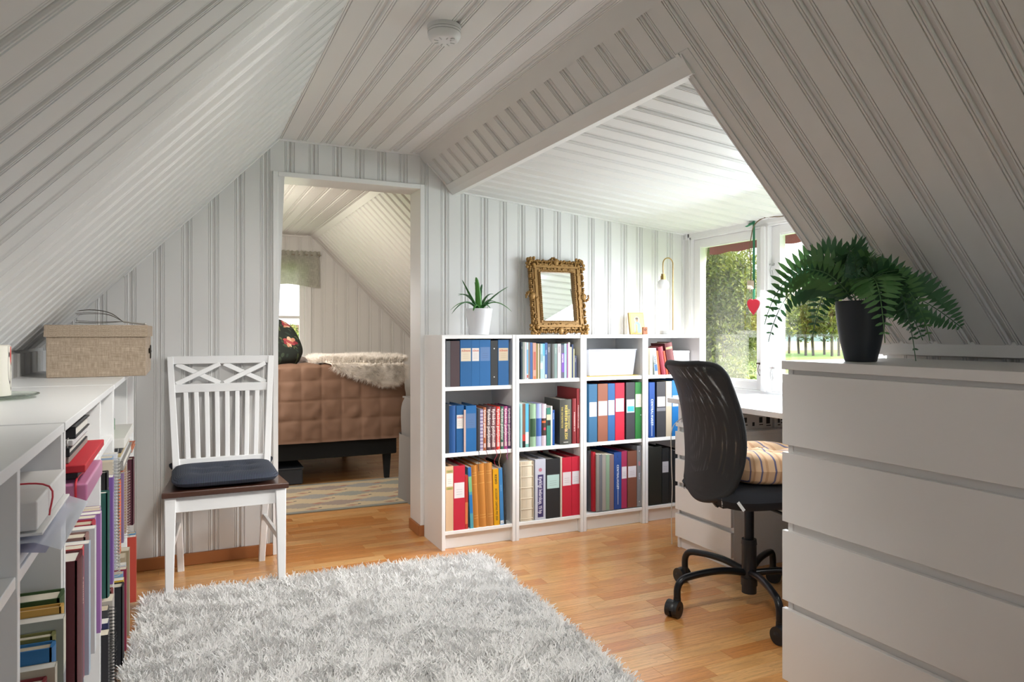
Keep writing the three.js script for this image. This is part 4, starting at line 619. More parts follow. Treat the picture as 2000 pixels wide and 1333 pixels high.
// ---------------------------------------------------------------- the fern in its dark pot
{
  const o = thing('potted_fern', 'arching green fern in a dark pot on the dresser', 'potted plant', [.602, .9903, 2.155]);
  part('pot', lathe([[0, 0], [.040, 0], [.042, .002], [.052, .045], [.060, .09], [.0655, .14], [.067, .17], [.0655, .172], [.063, .165], [.06, .15], [0, .148]], 48), mat('#1d242a', .42), o);
  const S = ['#47764a', '#3b6742', '#57864a', '#639455'].map((k) => mat(k, .5, { side: THREE.DoubleSide, transmission: .25, thickness: 0 })), th = .43599;
  const R = V(Math.cos(th), 0, Math.sin(th)), C = V(-Math.sin(th), 0, Math.cos(th)), at = (r, y, c) => { const p = V(0, y, 0).addScaledVector(R, r).addScaledVector(C, c); p.y = Math.min(p.y, 1.92 - .602 - p.x - .9903); return p; }; // the fronds stay under the roof slope
  // fronds: way across the view, way towards the study, height of the arch and of the tip, leaflet size, tone
  const F = [[-.285, .03, .30, .105, 1, 2], [-.245, -.05, .27, .055, 1.05, 1], [-.10, -.09, .26, .06, .9, 1], [-.01, .15, .27, .055, 1.1, 3], [.27, .03, .33, .095, 1.1, 0], [.10, .10, .30, .005, .85, 1], [.20, -.04, .28, .06, .95, 0], [.045, -.05, .42, .30, .85, 3], [-.15, -.02, .33, .22, .85, 0], [-.07, .05, .34, .23, .8, 1], [.13, .02, .34, .12, .9, 0], [.02, .03, .38, .2, .8, 2], [.15, .08, .30, .06, .7, 3]];
  for (const [r, c, arch, tip, size, tone] of F) {
    const q = new THREE.CubicBezierCurve3(at(r * .04, .148, c * .04), at(r * .25, .15 + (arch - .13) * .8, c * .25), at(r * .8, arch * 1.08, c * .8), at(r, tip, c)), out = V(0, 0, 0).addScaledVector(R, r).addScaledVector(C, c), perp = V(-out.z, 0, out.x).normalize(), lat = Math.abs(r) / Math.hypot(r, c), tw = (.25 + .95 * lat) * (r > 0 ? 1 : -1), n = 24, P = [];
    const G = [new THREE.TubeGeometry(q, 26, .0013, 5)];
    for (let k = 3; k < n; k++) for (const s of [-1, 1]) {
      const t = k / n, p = q.getPoint(t), T = q.getTangent(t), nrm = perp.clone().cross(T).normalize(), side = perp.clone().multiplyScalar(Math.cos(tw)).addScaledVector(nrm, Math.sin(tw)).normalize(), up = side.clone().cross(T).normalize(); if (up.dot(C) + up.y < 0) up.negate();
      const len = size * .088 * Math.sin(Math.min(1, t * 1.9) * Math.PI / 2) * (1 - Math.pow(t, 2.2)) + .006, d = side.clone().multiplyScalar(s).addScaledVector(T, .38).addScaledVector(up, rr(-.12, .28)).normalize(), w = len * .095 + .0018, nn = d.clone().cross(up).normalize();
      const a = p, b = p.clone().addScaledVector(d, len * .35).addScaledVector(nn, w), b2 = p.clone().addScaledVector(d, len * .35).addScaledVector(nn, -w), e = p.clone().addScaledVector(d, len * .75).addScaledVector(nn, w * .75).addScaledVector(up, -len * .1), e2 = p.clone().addScaledVector(d, len * .75).addScaledVector(nn, -w * .75).addScaledVector(up, -len * .1), z = p.clone().addScaledVector(d, len).addScaledVector(up, -len * .2);
      for (const v of [a, b, b2, b, e, b2, b2, e, e2, e, z, e2]) P.push(v.x, v.y, v.z);
    }
    G.push(rawGeo(P)); part('frond', G, S[tone], o);
  }
}
// ---------------------------------------------------------------- desk, drawer unit and what stands between them
{
  const o = thing('desk', 'white desk with glossy top under the dormer window', 'desk', [0, 0, 0]), GLOSS = mat('#ecebea', .16, { clearcoat: .5 });
  part('desk_top', soft(1.092, .715, .625, 1.695, .739, 1.915, .002), GLOSS, o); part('side_panel', soft(1.15, 0, .64, 1.66, .7145, .664), WHITE, o); part('side_panel', soft(1.15, 0, 1.88, 1.66, .7145, 1.904), WHITE, o); part('modesty_panel', soft(1.64, .4, .664, 1.658, .7145, 1.88), WHITE, o);
  const u = thing('drawer_unit', 'white four-drawer unit standing under the desk', 'drawer unit', [0, 0, 0]), X0 = 1.082, X1 = 1.58, Z0 = .705, Z1 = 1.105;
  part('top_panel', soft(X0, .604, Z0, X1, .622, Z1), WHITE, u); part('side_panel', soft(X0 + .012, 0, Z0, X1, .604, Z0 + .016), WHITE, u); part('side_panel', soft(X0 + .012, 0, Z1 - .016, X1, .604, Z1), WHITE, u); part('front_rail', [slab(X0 + .024, 0, Z0 + .016, X0 + .034, .604, Z1 - .016)], WHITE_IN, u);
  for (let k = 0; k < 4; k++) part('drawer', soft(X0 - .004, .058 + k * .136, Z0 + .002, X0 + .012, .172 + k * .136, Z1 - .002, .0012), WHITE, u);
  const print = (seed0) => canvasTex(256, 64, (g, w, h) => { g.fillStyle = '#d9d8d6'; g.fillRect(0, 0, w, h); g.fillStyle = '#2b2b2d'; for (const [x, y, a, b] of [[20, 12, 34, 22], [96, 34, 18, 16], [150, 14, 26, 24], [150, 44, 30, 4], [20, 42, 40, 4], [206, 10, 30, 34], [206, 50, 36, 4]]) g.fillRect((x + seed0) % 230, y, a, b); });
  const b1 = thing('cardboard_box', 'white printed carton on the drawer unit', 'box', [1.17, .6225, 1.06]); part('carton', soft(0, 0, -.3, .2, .07, 0, .002), mat('#ffffff', .6, { map: print(0) }), b1); part('tape', slab(.08, .0702, -.3, .11, .0706, 0), mat('#c9b48e', .5), b1);
  const b2 = thing('cardboard_box', 'white carton with dark end beside the desk wall', 'box', [1.375, .6225, 1.07]); part('carton', soft(0, 0, -.3, .12, .075, 0, .002), mat('#ffffff', .6, { map: print(60) }), b2); part('dark_end', soft(.1202, 0, -.3, .17, .078, 0, .002), mat('#2a2a2c', .6), b2);
  const p = thing('papers', 'loose papers lying at the carton foot on the drawer unit', 'paper', [1.1, .6225, 1.09]); part('sheet', box(.09, .002, .14, .02, .002, -.1), mat('#2f3033', .7), p); part('sheet', box(.09, .002, .16, .015, .0045, -.09), mat('#c9a877', .8), p);
  single('white_cable', 'thin white cable hanging down beside the drawer unit', 'cable', tube([[1.18, .66, .69], [1.08, .6, .688], [1.068, .45, .69], [1.075, .3, .688], [1.068, .15, .69], [1.075, .01, .685]], .0022, 50, 6), mat('#cfcac4', .5));
  single('paper_note', 'small white folded paper on the desk by the window', 'paper', bar([1.62, .7405, .95], [1.66, .765, .95], .09, .001), mat('#e8e8e6', .8));
  const r = thing('waste_bin', 'dark bin with cables in the shade beneath the desk', 'bin', [1.42, 0, 1.32]); part('bin_body', lathe([[0, 0], [.09, 0], [.11, .22], [.105, .22], [.086, .006], [0, .006]], 24), mat('#1e1f22', .6), r); part('rim', new THREE.TorusGeometry(.108, .005, 6, 24).rotateX(Math.PI / 2).translate(0, .22, 0), mat('#3a3a3c', .5), r);
}
// ---------------------------------------------------------------- the office chair
{
  const yaw = -.22, o = thing('office_chair', 'black mesh office chair on castors at the desk', 'office chair', [.86, 0, 1.445], yaw); // faces local +x
  const PLAST = mat('#17181b', .42), STEEL = mat('#191a1d', .3, { metalness: .35 });
  part('column', [cyl(.031, .031, .03, 0, .085, 0), cyl(.028, .028, .2, 0, .055, 0), cyl(.030, .028, .02, 0, .245, 0)], PLAST, o); part('gas_lift', cyl(.0185, .0185, .16, 0, .262, 0), mat('#2a2b2f', .3, { metalness: .8 }), o);
  for (let k = 0; k < 5; k++) {
    const a = (115 + 72 * k) * Math.PI / 180 + yaw, c = Math.cos(a), s = Math.sin(a), arm = new THREE.Group(); arm.name = 'base_arm'; o.add(arm);
    part('arm_tube', tube([[c * .02, .135, s * .02], [c * .12, .152, s * .12], [c * .24, .148, s * .24], [c * .3, .135, s * .3], [c * .318, .11, s * .318], [c * .32, .06, s * .32]], .0135, 30, 10), STEEL, arm);
    const w = rr(0, 6), x = c * .335, z = s * .335, ax = V(Math.cos(w), 0, Math.sin(w));
    const wheel = (off) => cyl(.031, .031, .02, 0, -.01, 0, 24).rotateX(Math.PI / 2).rotateY(w).translate(x + Math.sin(w) * off, .0315, z + Math.cos(w) * off);
    part('castor', [wheel(-.014), wheel(.014), new THREE.SphereGeometry(.034, 16, 10, 0, 6.29, 0, 1.5).scale(1, 1, .8).rotateY(w).translate(x, .03, z), cyl(.014, .014, .025, c * .32, .045, s * .32)], PLAST, arm);
  }
  part('mechanism', [soft(-.1, .4, -.06, .12, .425, .06, .006), soft(-.13, .395, -.03, -.02, .41, .03, .004)], PLAST, o); part('lever', [tube([[.02, .405, .06], [.05, .395, .16], [.09, .36, .21]], .006, 16, 8), tube([[.09, .36, .21], [.11, .34, .23]], .011, 6, 8)], PLAST, o);
  part('seat', cushion(.46, .47, .09, [], 5).map((g) => g.translate(.02, .462, 0)), mat('#1d1e23', .95), o);
  const hw = (t) => .165 + .06 * Math.sin(Math.min(1, t * 1.15) * 2.6) - .0 + .035 * Math.pow(t, 5), line = (t) => -.212 + .035 * Math.sin(t * 3.0) - .085 * t * t, wrap = (s, t) => .055 * s * s * (.5 + .5 * t);
  const y0 = .435, y1 = .952, P = (s, t, off = 0) => { const rt = Math.pow(t, 14) * .5 * Math.pow(Math.abs(s), 4); return [line(t) + wrap(s, t) + off, y0 + (y1 - y0) * t - .05 * s * s * Math.pow(1 - t, 6) * -1 - rt * .05 + (s < 0 ? .006 : .022) * s * s * Math.pow(t, 8), s * hw(t) * (s > 0 && t > .88 ? Math.sqrt(1 - .4 * ((t - .88) / .12) ** 2) : 1)]; };
  const net = dataTex(64, 64, (i, j) => { const a = (i % 16) - 7.5, b = ((j + (Math.floor(i / 16) % 2) * 8) % 16) - 7.5; return a * a / 8.5 + b * b / 8.5 < 1 ? 0 : 255; }); net.repeat.set(28, 36);
  const MESHCLOTH = mat('#131416', .55, { alphaMap: net, alphaTest: .5, side: THREE.DoubleSide });
  part('backrest_mesh', grid(20, 28, (u, v) => P(2 * u - 1, v, -.012)), MESHCLOTH, o); part('backrest_mesh', grid(20, 28, (u, v) => P(2 * u - 1, v, .008 + .012 * Math.sin(v * 3.1) * (1 - (2 * u - 1) ** 2))), MESHCLOTH, o);
  const rim = []; for (let k = 0; k <= 24; k++) rim.push(P(-1, k / 24)); for (let k = 1; k < 20; k++) rim.push(P(-1 + k / 10, 1)); for (let k = 24; k >= 0; k--) rim.push(P(1, k / 24)); for (let k = 1; k < 20; k++) rim.push(P(1 - k / 10, 0)); rim.push(rim[0]);
  part('backrest_frame', tube(rim, .012, 180, 8), mat('#17181a', .7), o); part('back_support', [bar([-.12, .41, 0], [-.19, .49, 0], .05, .02)], PLAST, o);
  part('zip_pull', [-1, 1].map((s) => { const p = P(s * .93, 0); return [bar([p[0] - .012, p[1] - .012, p[2]], [p[0] - .012, p[1] - .034, p[2]], .006, .003), new THREE.TorusGeometry(.004, .001, 5, 10).rotateY(1.2).translate(p[0] - .012, p[1] - .038, p[2])]; }), CHROME, o);
  part('label_tag', bar([-.18, .47, .228], [-.16, .44, .236], .012, .001), mat('#d9d9d6', .7), o);
  const stripe = canvasTex(256, 256, (g, w, h) => { g.fillStyle = '#d9b48e'; g.fillRect(0, 0, w, h); g.fillStyle = '#6a6480'; for (let k = 0; k < 7; k++) g.fillRect(k * 38 + 10, 0, 5, h); g.fillStyle = '#c69a74'; for (let k = 0; k < 7; k++) g.fillRect(k * 38 + 24, 0, 7, h); });
  const c = thing('chair_pillow', 'puffy beige striped pillow on the office chair seat', 'cushion', [.905, .566, 1.46], yaw);
  part('pad', cushion(.38, .4, .125, [[-.35, 0, .2, .035], [.35, 0, .2, .035], [0, -.35, .2, .035], [0, .35, .2, .035]], 3), mat('#ffffff', .9, { map: stripe }), c); part('button', [[-.073, 0], [.073, 0], [0, -.073], [0, .073]].map(([x, z]) => new THREE.SphereGeometry(.008, 10, 8).scale(1, .5, 1).translate(x, .026, z)), mat('#b08f6c', .8), c);
}
// ---------------------------------------------------------------- hanging in the dormer window, and on the ceiling
{
  const x = WX - .03;
  const h = thing('heart_ornament', 'red wooden heart hanging on a green ribbon', 'ornament', [x, 1.172, .585]);
  const s = new THREE.Shape(); s.moveTo(0, 0); s.bezierCurveTo(.03, .04, .034, .058, .03, .07); s.bezierCurveTo(.026, .084, .006, .086, 0, .074); s.bezierCurveTo(-.006, .086, -.026, .084, -.03, .07); s.bezierCurveTo(-.034, .058, -.03, .04, 0, 0);
  part('heart', new THREE.ExtrudeGeometry(s, { depth: .008, bevelEnabled: true, bevelSize: .003, bevelThickness: .004, bevelSegments: 3, curveSegments: 16 }).rotateY(-1.1).translate(0, 0, 0), mat('#8e1522', .45), h);
  part('ribbon', [slab(-.001, .076, -.007, .001, .52, .009), bar([0, .505, -.005], [-.01, .49, -.05], .02, .001), bar([0, .51, 0], [-.004, .503, -.035], .02, .001)], mat('#2c7a58', .6), h);
  const c = thing('power_cord', 'brown cord with a beige plug dangling at the window post', 'cord', [x - .012, 0, 0]);
  part('cord', tube([[0, 1.684, .95], [.0, 1.682, .8], [0, 1.69, .66], [0, 1.66, .6], [0, 1.60, .578], [0, 1.52, .567], [0, 1.45, .577], [0, 1.36, .574]], .0028, 60, 6), mat('#6d5734', .5), c); part('plug', [soft(-.012, 1.312, .557, .012, 1.36, .591, .005)], mat('#b9a893', .5), c); part('pin', [cyl(.002, .002, .016, 0, 1.297, .565, 6), cyl(.002, .002, .016, 0, 1.297, .583, 6)], mat('#5a4a3a', .4, { metalness: .7 }), c);
  const p = thing('pendant_lamp', 'pendant lamp with small grey shade hanging before the window', 'lamp', [1.5, 0, 1.13]);
  part('cord', cyl(.0025, .0025, .4, 0, 1.31, 0, 8), mat('#3a2d22', .6), p); part('shade', lathe([[.012, 1.31], [.03, 1.3], [.06, 1.25], [.058, 1.248], [.028, 1.296], [.012, 1.306]], 28), mat('#bfb1a3', .5), p); 
  const a = thing('smoke_alarm', 'round white smoke alarm on the flat ceiling', 'smoke alarm', [-.425, 2.008, 1.515]);
  part('base_plate', cyl(.052, .052, .012, 0, -.012, 0, 40), mat('#dcdbdb', .4), a); part('alarm_body', lathe([[0, -.045], [.036, -.045], [.044, -.041], [.05, -.03], [.05, -.013], [.047, -.0125], [0, -.0125]], 40), mat('#e2e1e1', .4), a);
  part('vent_ring', new THREE.TorusGeometry(.0495, .0015, 6, 40).rotateX(Math.PI / 2).translate(0, -.02, 0), mat('#b9b8b7', .5), a); part('vent', [0, 1, 2, 3, 4, 5, 6, 7].map((k) => box(.013, .002, .003, .026, -.0455, 0).rotateY(k * .785)), mat('#bdbcbc', .5), a); part('test_button', cyl(.007, .007, .003, .016, -.048, .03, 16), mat('#cfcecd', .4), a);
}
// ---------------------------------------------------------------- ceiling spotlight added above the rug, out of view, as fill light
{
  const o = thing('added_spotlight', 'added small white cylindrical ceiling spotlight, fill light above the rug', 'lamp', [-.6, 2.007, 2.2]);
  part('housing', [cyl(.05, .05, .06, 0, -.06, 0, 32), cyl(.06, .06, .008, 0, -.008, 0, 32)], mat('#e4e3e0', .4), o); part('added_lamp_face', cyl(.042, .042, .002, 0, -.0625, 0, 32), mat('#f6f2ea', .5, { emissive: '#fff6ea', emissiveIntensity: 3 }), o);
  const l = new THREE.SpotLight('#fffcf6', 8.6, 0, 1.0, 1, 2); l.position.set(-.6, 1.935, 2.2); l.target.position.set(-.62, 0, .9); l.castShadow = true; l.shadow.radius = 7; l.shadow.mapSize.set(1024, 1024); scene.add(l, l.target);
}
// ---------------------------------------------------------------- the bedroom beyond the doorway
const BW = mat('#dcdad6', .45);
{
  const c = structure('ceiling_bedroom', 'flat panelled bedroom ceiling seen through the doorway', 'ceiling');
  boards(c, [-.739 - .0525 + PITCH * .46, CEIL, BZ], [1, 0, 0], [0, 0, 1], [0, -1, 0], 7, () => 0, (u) => (u - .739 - .0525 + PITCH * .46 > XR + .002 ? 0 : -.17 - BZ), BW);
  const s = structure('ceiling_slope_bedroom', 'striped panelled roof slope of the bedroom', 'sloped ceiling');
  part('backing', extrudeXY([[XR, CEIL], [KR + .02, KRY - .02], [KR + .16, KRY - .03], [XR, CEIL + .17]], BZ - .1, -.17), BW, s);
  boards(s, [KR, KRY, BZ], [0, 0, 1], [-h2, h2, 0], [-h2, -h2, 0], 29, () => 0, () => (KR - XR) / h2 - .045, BW, true);
  const on = (x, out) => [x - h2 * out, rightY(x) - h2 * out];
  part('edge_board', extrudeXY([on(XR - .002, 0), on(XR - .002, .018), on(XR + .034, .018), on(XR + .034, 0)].map(([x, y]) => [x, Math.min(y, CEIL)]), BZ, -.17), BW, s);
  const k = structure('wall_bedroom_right', 'low bedroom knee wall below the slope', 'wall');
  part('backing', slab(KR, 0, BZ - .1, KR + .14, KRY, -.17), BW, k); boards(k, [KR, 0, BZ], [0, 0, 1], [0, 1, 0], [-1, 0, 0], 20, () => 0, () => KRY - .01, BW, true);
  const w = structure('wall_bedroom_back', 'panelled bedroom gable wall around the curtained window', 'wall'), X0 = -.98, X1 = -.045, Y0 = .62, Y1 = 1.76;
  part('backing', extrudeXY([[-1.85, 0], [1.16, 0], [1.16, 1.0], [0, 2.16], [-.75, 2.16], [-1.85, 1.0]], BZ - .12, BZ, [[[X0, Y0], [X1, Y0], [X1, Y1], [X0, Y1]]]), BW, w);
  boards(w, [X1 + .03, 0, BZ], [1, 0, 0], [0, 1, 0], [0, 0, 1], 9, () => 0, (u) => { const x = u + X1 + .03; return x < XR ? CEIL : Math.max(0, rightY(x)); }, BW);
  boards(w, [X1 + .03 - 7 * PITCH, 0, BZ], [1, 0, 0], [0, 1, 0], [0, 0, 1], 7, () => Y1 + .03, () => CEIL - .002, BW);
  part('moulding', bar([XR, CEIL - .012, BZ + .014], [KR, KRY - .012, BZ + .014], .016, .03), BW, w); part('moulding', bar([XL, CEIL - .015, BZ + .014], [XR, CEIL - .015, BZ + .014], .02, .03), BW, w);
  const v = structure('window_2', 'white bedroom window half hidden by the bed', 'window');
  part('window_frame', [soft(X0, Y0, BZ - .1, X0 + .03, Y1, BZ + .016), soft(X1 - .03, Y0, BZ - .1, X1, Y1, BZ + .016), soft(X0, Y0, BZ - .1, X1, Y0 + .03, BZ + .016), soft(X0, Y1 - .03, BZ - .1, X1, Y1, BZ + .016), soft(X1 - .005, Y0 - .03, BZ, X1 + .028, Y1 + .03, BZ + .02)], TRIM, v);
  part('sash_frame', [soft(X0 + .03, Y0 + .03, BZ - .07, X0 + .075, Y1 - .03, BZ - .03), soft(X1 - .075, Y0 + .03, BZ - .07, X1 - .03, Y1 - .03, BZ - .03), soft(X0 + .075, Y0 + .03, BZ - .07, X1 - .075, Y0 + .075, BZ - .03), soft(X0 + .075, Y1 - .075, BZ - .07, X1 - .075, Y1 - .03, BZ - .03), soft(X0 + .075, 1.205, BZ - .06, X1 - .075, 1.232, BZ - .04)], TRIM, v);
  const GL = mat('#ffffff', 0, { transmission: 1, thickness: 0, ior: 1.5 }); part('pane', slab(X0 + .07, 1.228, BZ - .051, X1 - .07, Y1 - .07, BZ - .05), GL, v); part('pane', slab(X0 + .07, Y0 + .07, BZ - .051, X1 - .07, 1.209, BZ - .05), GL, v);
}
{
  const t = WEAVE(186, 184, 172); t.repeat.set(6, 2); const CL = mat('#ffffff', .95, { map: t, transmission: .38, thickness: 0, side: THREE.DoubleSide });
  const o = thing('curtain_valance', 'short gathered beige curtain over the bedroom window', 'curtain', [0, 0, BZ + .05]), wz = (x, k) => .012 * Math.sin(x * 46) * k + .008 * Math.sin(x * 21 + 1) * k;
  part('curtain_cloth', grid(120, 10, (u, v) => { const x = -1.02 + u * 1.068, y = 1.815 - v * (.30 + .018 * Math.sin(x * 9 + .6)); return [x, y, wz(x, .4 + .6 * v)]; }), CL, o); part('ruffle', grid(120, 4, (u, v) => { const x = -1.02 + u * 1.075; return [x, 1.803 + v * .05 + .006 * Math.sin(x * 150), .004 + wz(x * 2.3, .7)]; }), CL, o); part('rod', cyl(.007, .007, 1.1, 0, -.55, 0, 10).rotateZ(Math.PI / 2).translate(-.485, 1.818, -.004), mat('#8d8474', .5), o);
}
{
  const o = thing('bed', 'tall dark bed covered by a brown quilt', 'bed', [0, 0, 0]), CH2 = mat('#17191a', .9), XE = .285, ZE = -1.475, TOP = .842;
  part('bed_base', soft(-1.66, .185, -3.15, .275, .42, -1.5, .01), CH2, o); part('mattress', soft(-1.66, .4205, -3.15, .27, .80, -1.505, .04), mat('#d8d4cc', .9), o);
  for (const [x, z] of [[.215, -1.56], [-1.6, -1.56], [.215, -3.05], [-1.6, -3.05]]) part('leg', bar([x, 0, z], [x, .184, z], .034, .034, .055, .055), CH2, o);
  const cell = .137, q = (a, b) => .0105 * Math.pow(Math.abs(Math.sin(a / cell * Math.PI) * Math.sin(b / cell * Math.PI)), .36) + .007 * noise.noise(a * 14, b * 14, 3);
  part('quilt', grid(300, 260, (u, v) => { const a = -1.66 + u * (XE + 1.66 + .5), b = -3.15 + v * (ZE + 3.15 + .53), da = a - XE, db = b - ZE, r = .05, f = (d) => d < -r ? [0, 0] : d < r ? [(d + r) ** 2 / (4 * r), (d + r) ** 2 / (4 * r) * .0] : [d, 0], p = q(a, b), A = Math.max(0, f(da)[0]), B = Math.max(0, f(db)[0]), y = TOP - Math.max(A, B) - Math.min(A, B) * .25;
    const flare = (d) => .045 * Math.max(0, d) + (d > 0 ? .012 * Math.sin(a * 9) * Math.min(1, d * 3) : 0); return [Math.min(a, XE - r * .2) + (da > -r ? .028 : 0) + (da > 0 ? p + .05 * da : 0), y + (da < 0 && db < 0 ? p : 0) + .006 * noise.noise(a * 3, b * 3, 1), Math.min(b, ZE - r * .2) + (db > -r ? .028 : 0) + (db > 0 ? p + flare(db) : 0)]; }), mat('#755845', .75, { side: THREE.DoubleSide, sheen: .3 }), o);
  const fl = canvasTex(256, 256, (g, w, h) => { g.fillStyle = '#1f2620'; g.fillRect(0, 0, w, h); seed = 5; for (let k = 0; k < 70; k++) { g.fillStyle = ['#3d4a3a', '#2d3b33', '#55603f'][k % 3]; g.beginPath(); g.ellipse(rr(0, w), rr(0, h), rr(6, 16), rr(3, 7), rr(0, 6), 0, 7); g.fill(); } for (const [x, y, R] of [[60, 60, 34], [180, 90, 40], [90, 180, 42], [215, 210, 34], [20, 120, 22]]) { for (let k = 0; k < 16; k++) { g.fillStyle = ['#8f2f3c', '#c98f74', '#dcb69a', '#a84a4c'][k % 4]; const a = k * .8, d = R * (1 - k / 18); g.beginPath(); g.ellipse(x + Math.cos(a) * d * .6, y + Math.sin(a) * d * .6, R * .38, R * .26, a, 0, 7); g.fill(); } } });
  const p = thing('floral_pillow', 'dark floral pillow with red roses on the bed', 'pillow', [-.57, .995, -1.80]); p.rotation.set(1.0, .3, -.45);
  part('pillow_cover', cushion(.46, .42, .17, [], 2.6), mat('#ffffff', .9, { map: fl }), p);
  // sheepskin lying over the bed edge
  const s = thing('sheepskin', 'fluffy cream sheepskin draped over the bed edge', 'sheepskin', [0, 0, 0]), at = (u, v) => { const a = u * 2 * Math.PI, rx = .34 + .035 * Math.sin(3 * a + 1), rz = .30 + .04 * Math.sin(2 * a), r = Math.sqrt(v), cx = -.02 + .25 * (Math.sin(a) * r > 0 ? Math.sin(a) * r * .6 : 0), x = cx + Math.cos(a) * rx * r, b = -1.61 + Math.sin(a) * rz * r, d = b + 1.452; return d < 0 ? [Math.min(x, .3), TOP + .018 + .012 * noise.noise(x * 5, b * 5, 2), b] : [Math.min(x, .3), TOP + .012 - d * .95, -1.425 + d * .06]; };
  part('hide', grid(48, 10, at), mat('#e8dfd0', .95, { side: THREE.DoubleSide }), s);
  const H = []; seed = 31; for (let k = 0; k < 8; k++) { const a = rr(0, 6.28), l = rr(.035, .07), e = rr(.015, .05), P = [], c1 = Math.cos(a), s1 = Math.sin(a), bx = rr(-.006, .006), bz = rr(-.006, .006), f = (t, w) => [bx + c1 * e * t * t - s1 * w * .0026 * (1 - t), l * t * (1 - .3 * t), bz + s1 * e * t * t + c1 * w * .0026 * (1 - t)]; for (let i = 0; i < 3; i++) P.push(...f(i / 3, -1), ...f(i / 3, 1), ...f((i + 1) / 3, 1), ...f(i / 3, -1), ...f((i + 1) / 3, 1), ...f((i + 1) / 3, -1)); H.push(rawGeo(P)); }
  const N = 8000, wool = new THREE.InstancedMesh(merged(H), mat('#ffffff', .9, { side: THREE.DoubleSide, transmission: .3, thickness: 0 }), N), M = new THREE.Matrix4(), Q = new THREE.Quaternion(), E3 = new THREE.Euler(), C3 = new THREE.Color();
  for (let i = 0; i < N; i++) { const u = rnd(), v = rnd(), P = at(u, v), side = P[2] > -1.43; E3.set((side ? 2.1 : 0) + noise.noise(P[0] * 8, P[2] * 8, 4) * .9 + rr(-.4, .4), rr(-.6, .6), noise.noise(P[0] * 8, P[2] * 8, 14) * .9 + rr(-.4, .4)); M.compose(V(...P), Q.setFromEuler(E3), V(1, rr(.8, 1.2), 1)); wool.setMatrixAt(i, M); const k = rr(.84, .97); wool.setColorAt(i, C3.setRGB(k, k * .95, k * .88)); }
  wool.name = 'wool'; wool.userData.kind = 'stuff'; s.add(wool);
  const ub = thing('underbed_box', 'dark storage box pushed under the bed', 'storage box', [-.5, .0005, -1.7]); part('box_body', soft(-.22, 0, -.25, .12, .11, .12, .012), mat('#3d4148', .8), ub); part('lid', soft(-.226, .11, -.256, .126, .122, .126, .004), mat('#484d55', .7), ub);
}
{
  const rt = canvasTex(1024, 512, (g, w, h) => {
    g.fillStyle = '#87877f'; g.fillRect(0, 0, w, h); g.fillStyle = '#b9a88a'; g.fillRect(16, 26, w - 32, h - 52);
    const dia = (x, y, s, c) => { g.fillStyle = c; for (let k = -5; k <= 5; k++) { const hw2 = (6 - Math.abs(k)) * s * 1.9; g.fillRect(x - hw2, y + k * s - s / 2, hw2 * 2, s + .5); } };
    seed = 77; const cs = ['#948b80', '#93847a', '#93918c', '#8d8f86']; for (let r = 0; r < 3; r++) for (let k = 0; k < 8; k++) { const x = 90 + k * 122 + (r % 2) * 60, y = 110 + r * 145; dia(x, y, 7.5, cs[(k + r * 2) % 4]); dia(x + 62, y - 18, 2.4, '#9c6f5f'); g.fillStyle = '#3e4750'; g.fillRect(x + 50, y + 52, 9, 9); dia(x + 30, y + 66, 2.0, '#a07a68'); }
    for (let k = 0; k < 9000; k++) { g.fillStyle = `rgba(${rnd() < .5 ? '60,50,40' : '240,230,210'},.10)`; g.fillRect(rr(0, w), rr(0, h), 4, 1); }
  });
  const g = new THREE.PlaneGeometry(2.0, .79).rotateX(-Math.PI / 2).translate(0, .0062, 0);
  const o = thing('woven_rug', 'flat beige woven rug with grey diamonds beside the bed', 'rug', [-.62, 0, -1.145], -.02); part('rug_body', soft(-1.0, .0004, -.395, 1.0, .006, .395, .002), mat('#8f8e84', .95), o); part('weave', g, mat('#ffffff', .95, { map: rt }), o);
  const c = thing('slipcover_chair', 'grey slipcovered chair standing beside the bed', 'chair', [.122, .0005, -.93], .05), GR = mat('#85827f', .9);
  part('back_cover', [grid(24, 16, (u, v) => { const a = u * 2 * Math.PI, k = (n) => Math.sign(n) * Math.pow(Math.abs(n), .4), y = .13 + v * .53, top = 1 - Math.pow(v, 10) * .25; return [.065 + k(Math.cos(a)) * .07 * top + .03 * (1 - v), y - .04 * Math.pow(Math.abs(Math.sin(a)), 3) * Math.pow(v, 6), .22 + k(Math.sin(a)) * .23 * top]; }), box(.1, .01, .34, .065, .655, .22)], GR, c);
  part('skirt', grid(60, 8, (u, v) => { const a = u * 2 * Math.PI, k = (n) => Math.sign(n) * Math.pow(Math.abs(n), .3), f = 1 + (1 - v) * .03 * Math.sin(u * 60); return [.25 + k(Math.cos(a)) * .26 * f, v * .42, .22 + k(Math.sin(a)) * .245 * f]; }), GR, c); part('seat_cover', soft(.06, .4, .0, .50, .47, .44, .03), GR, c);
}
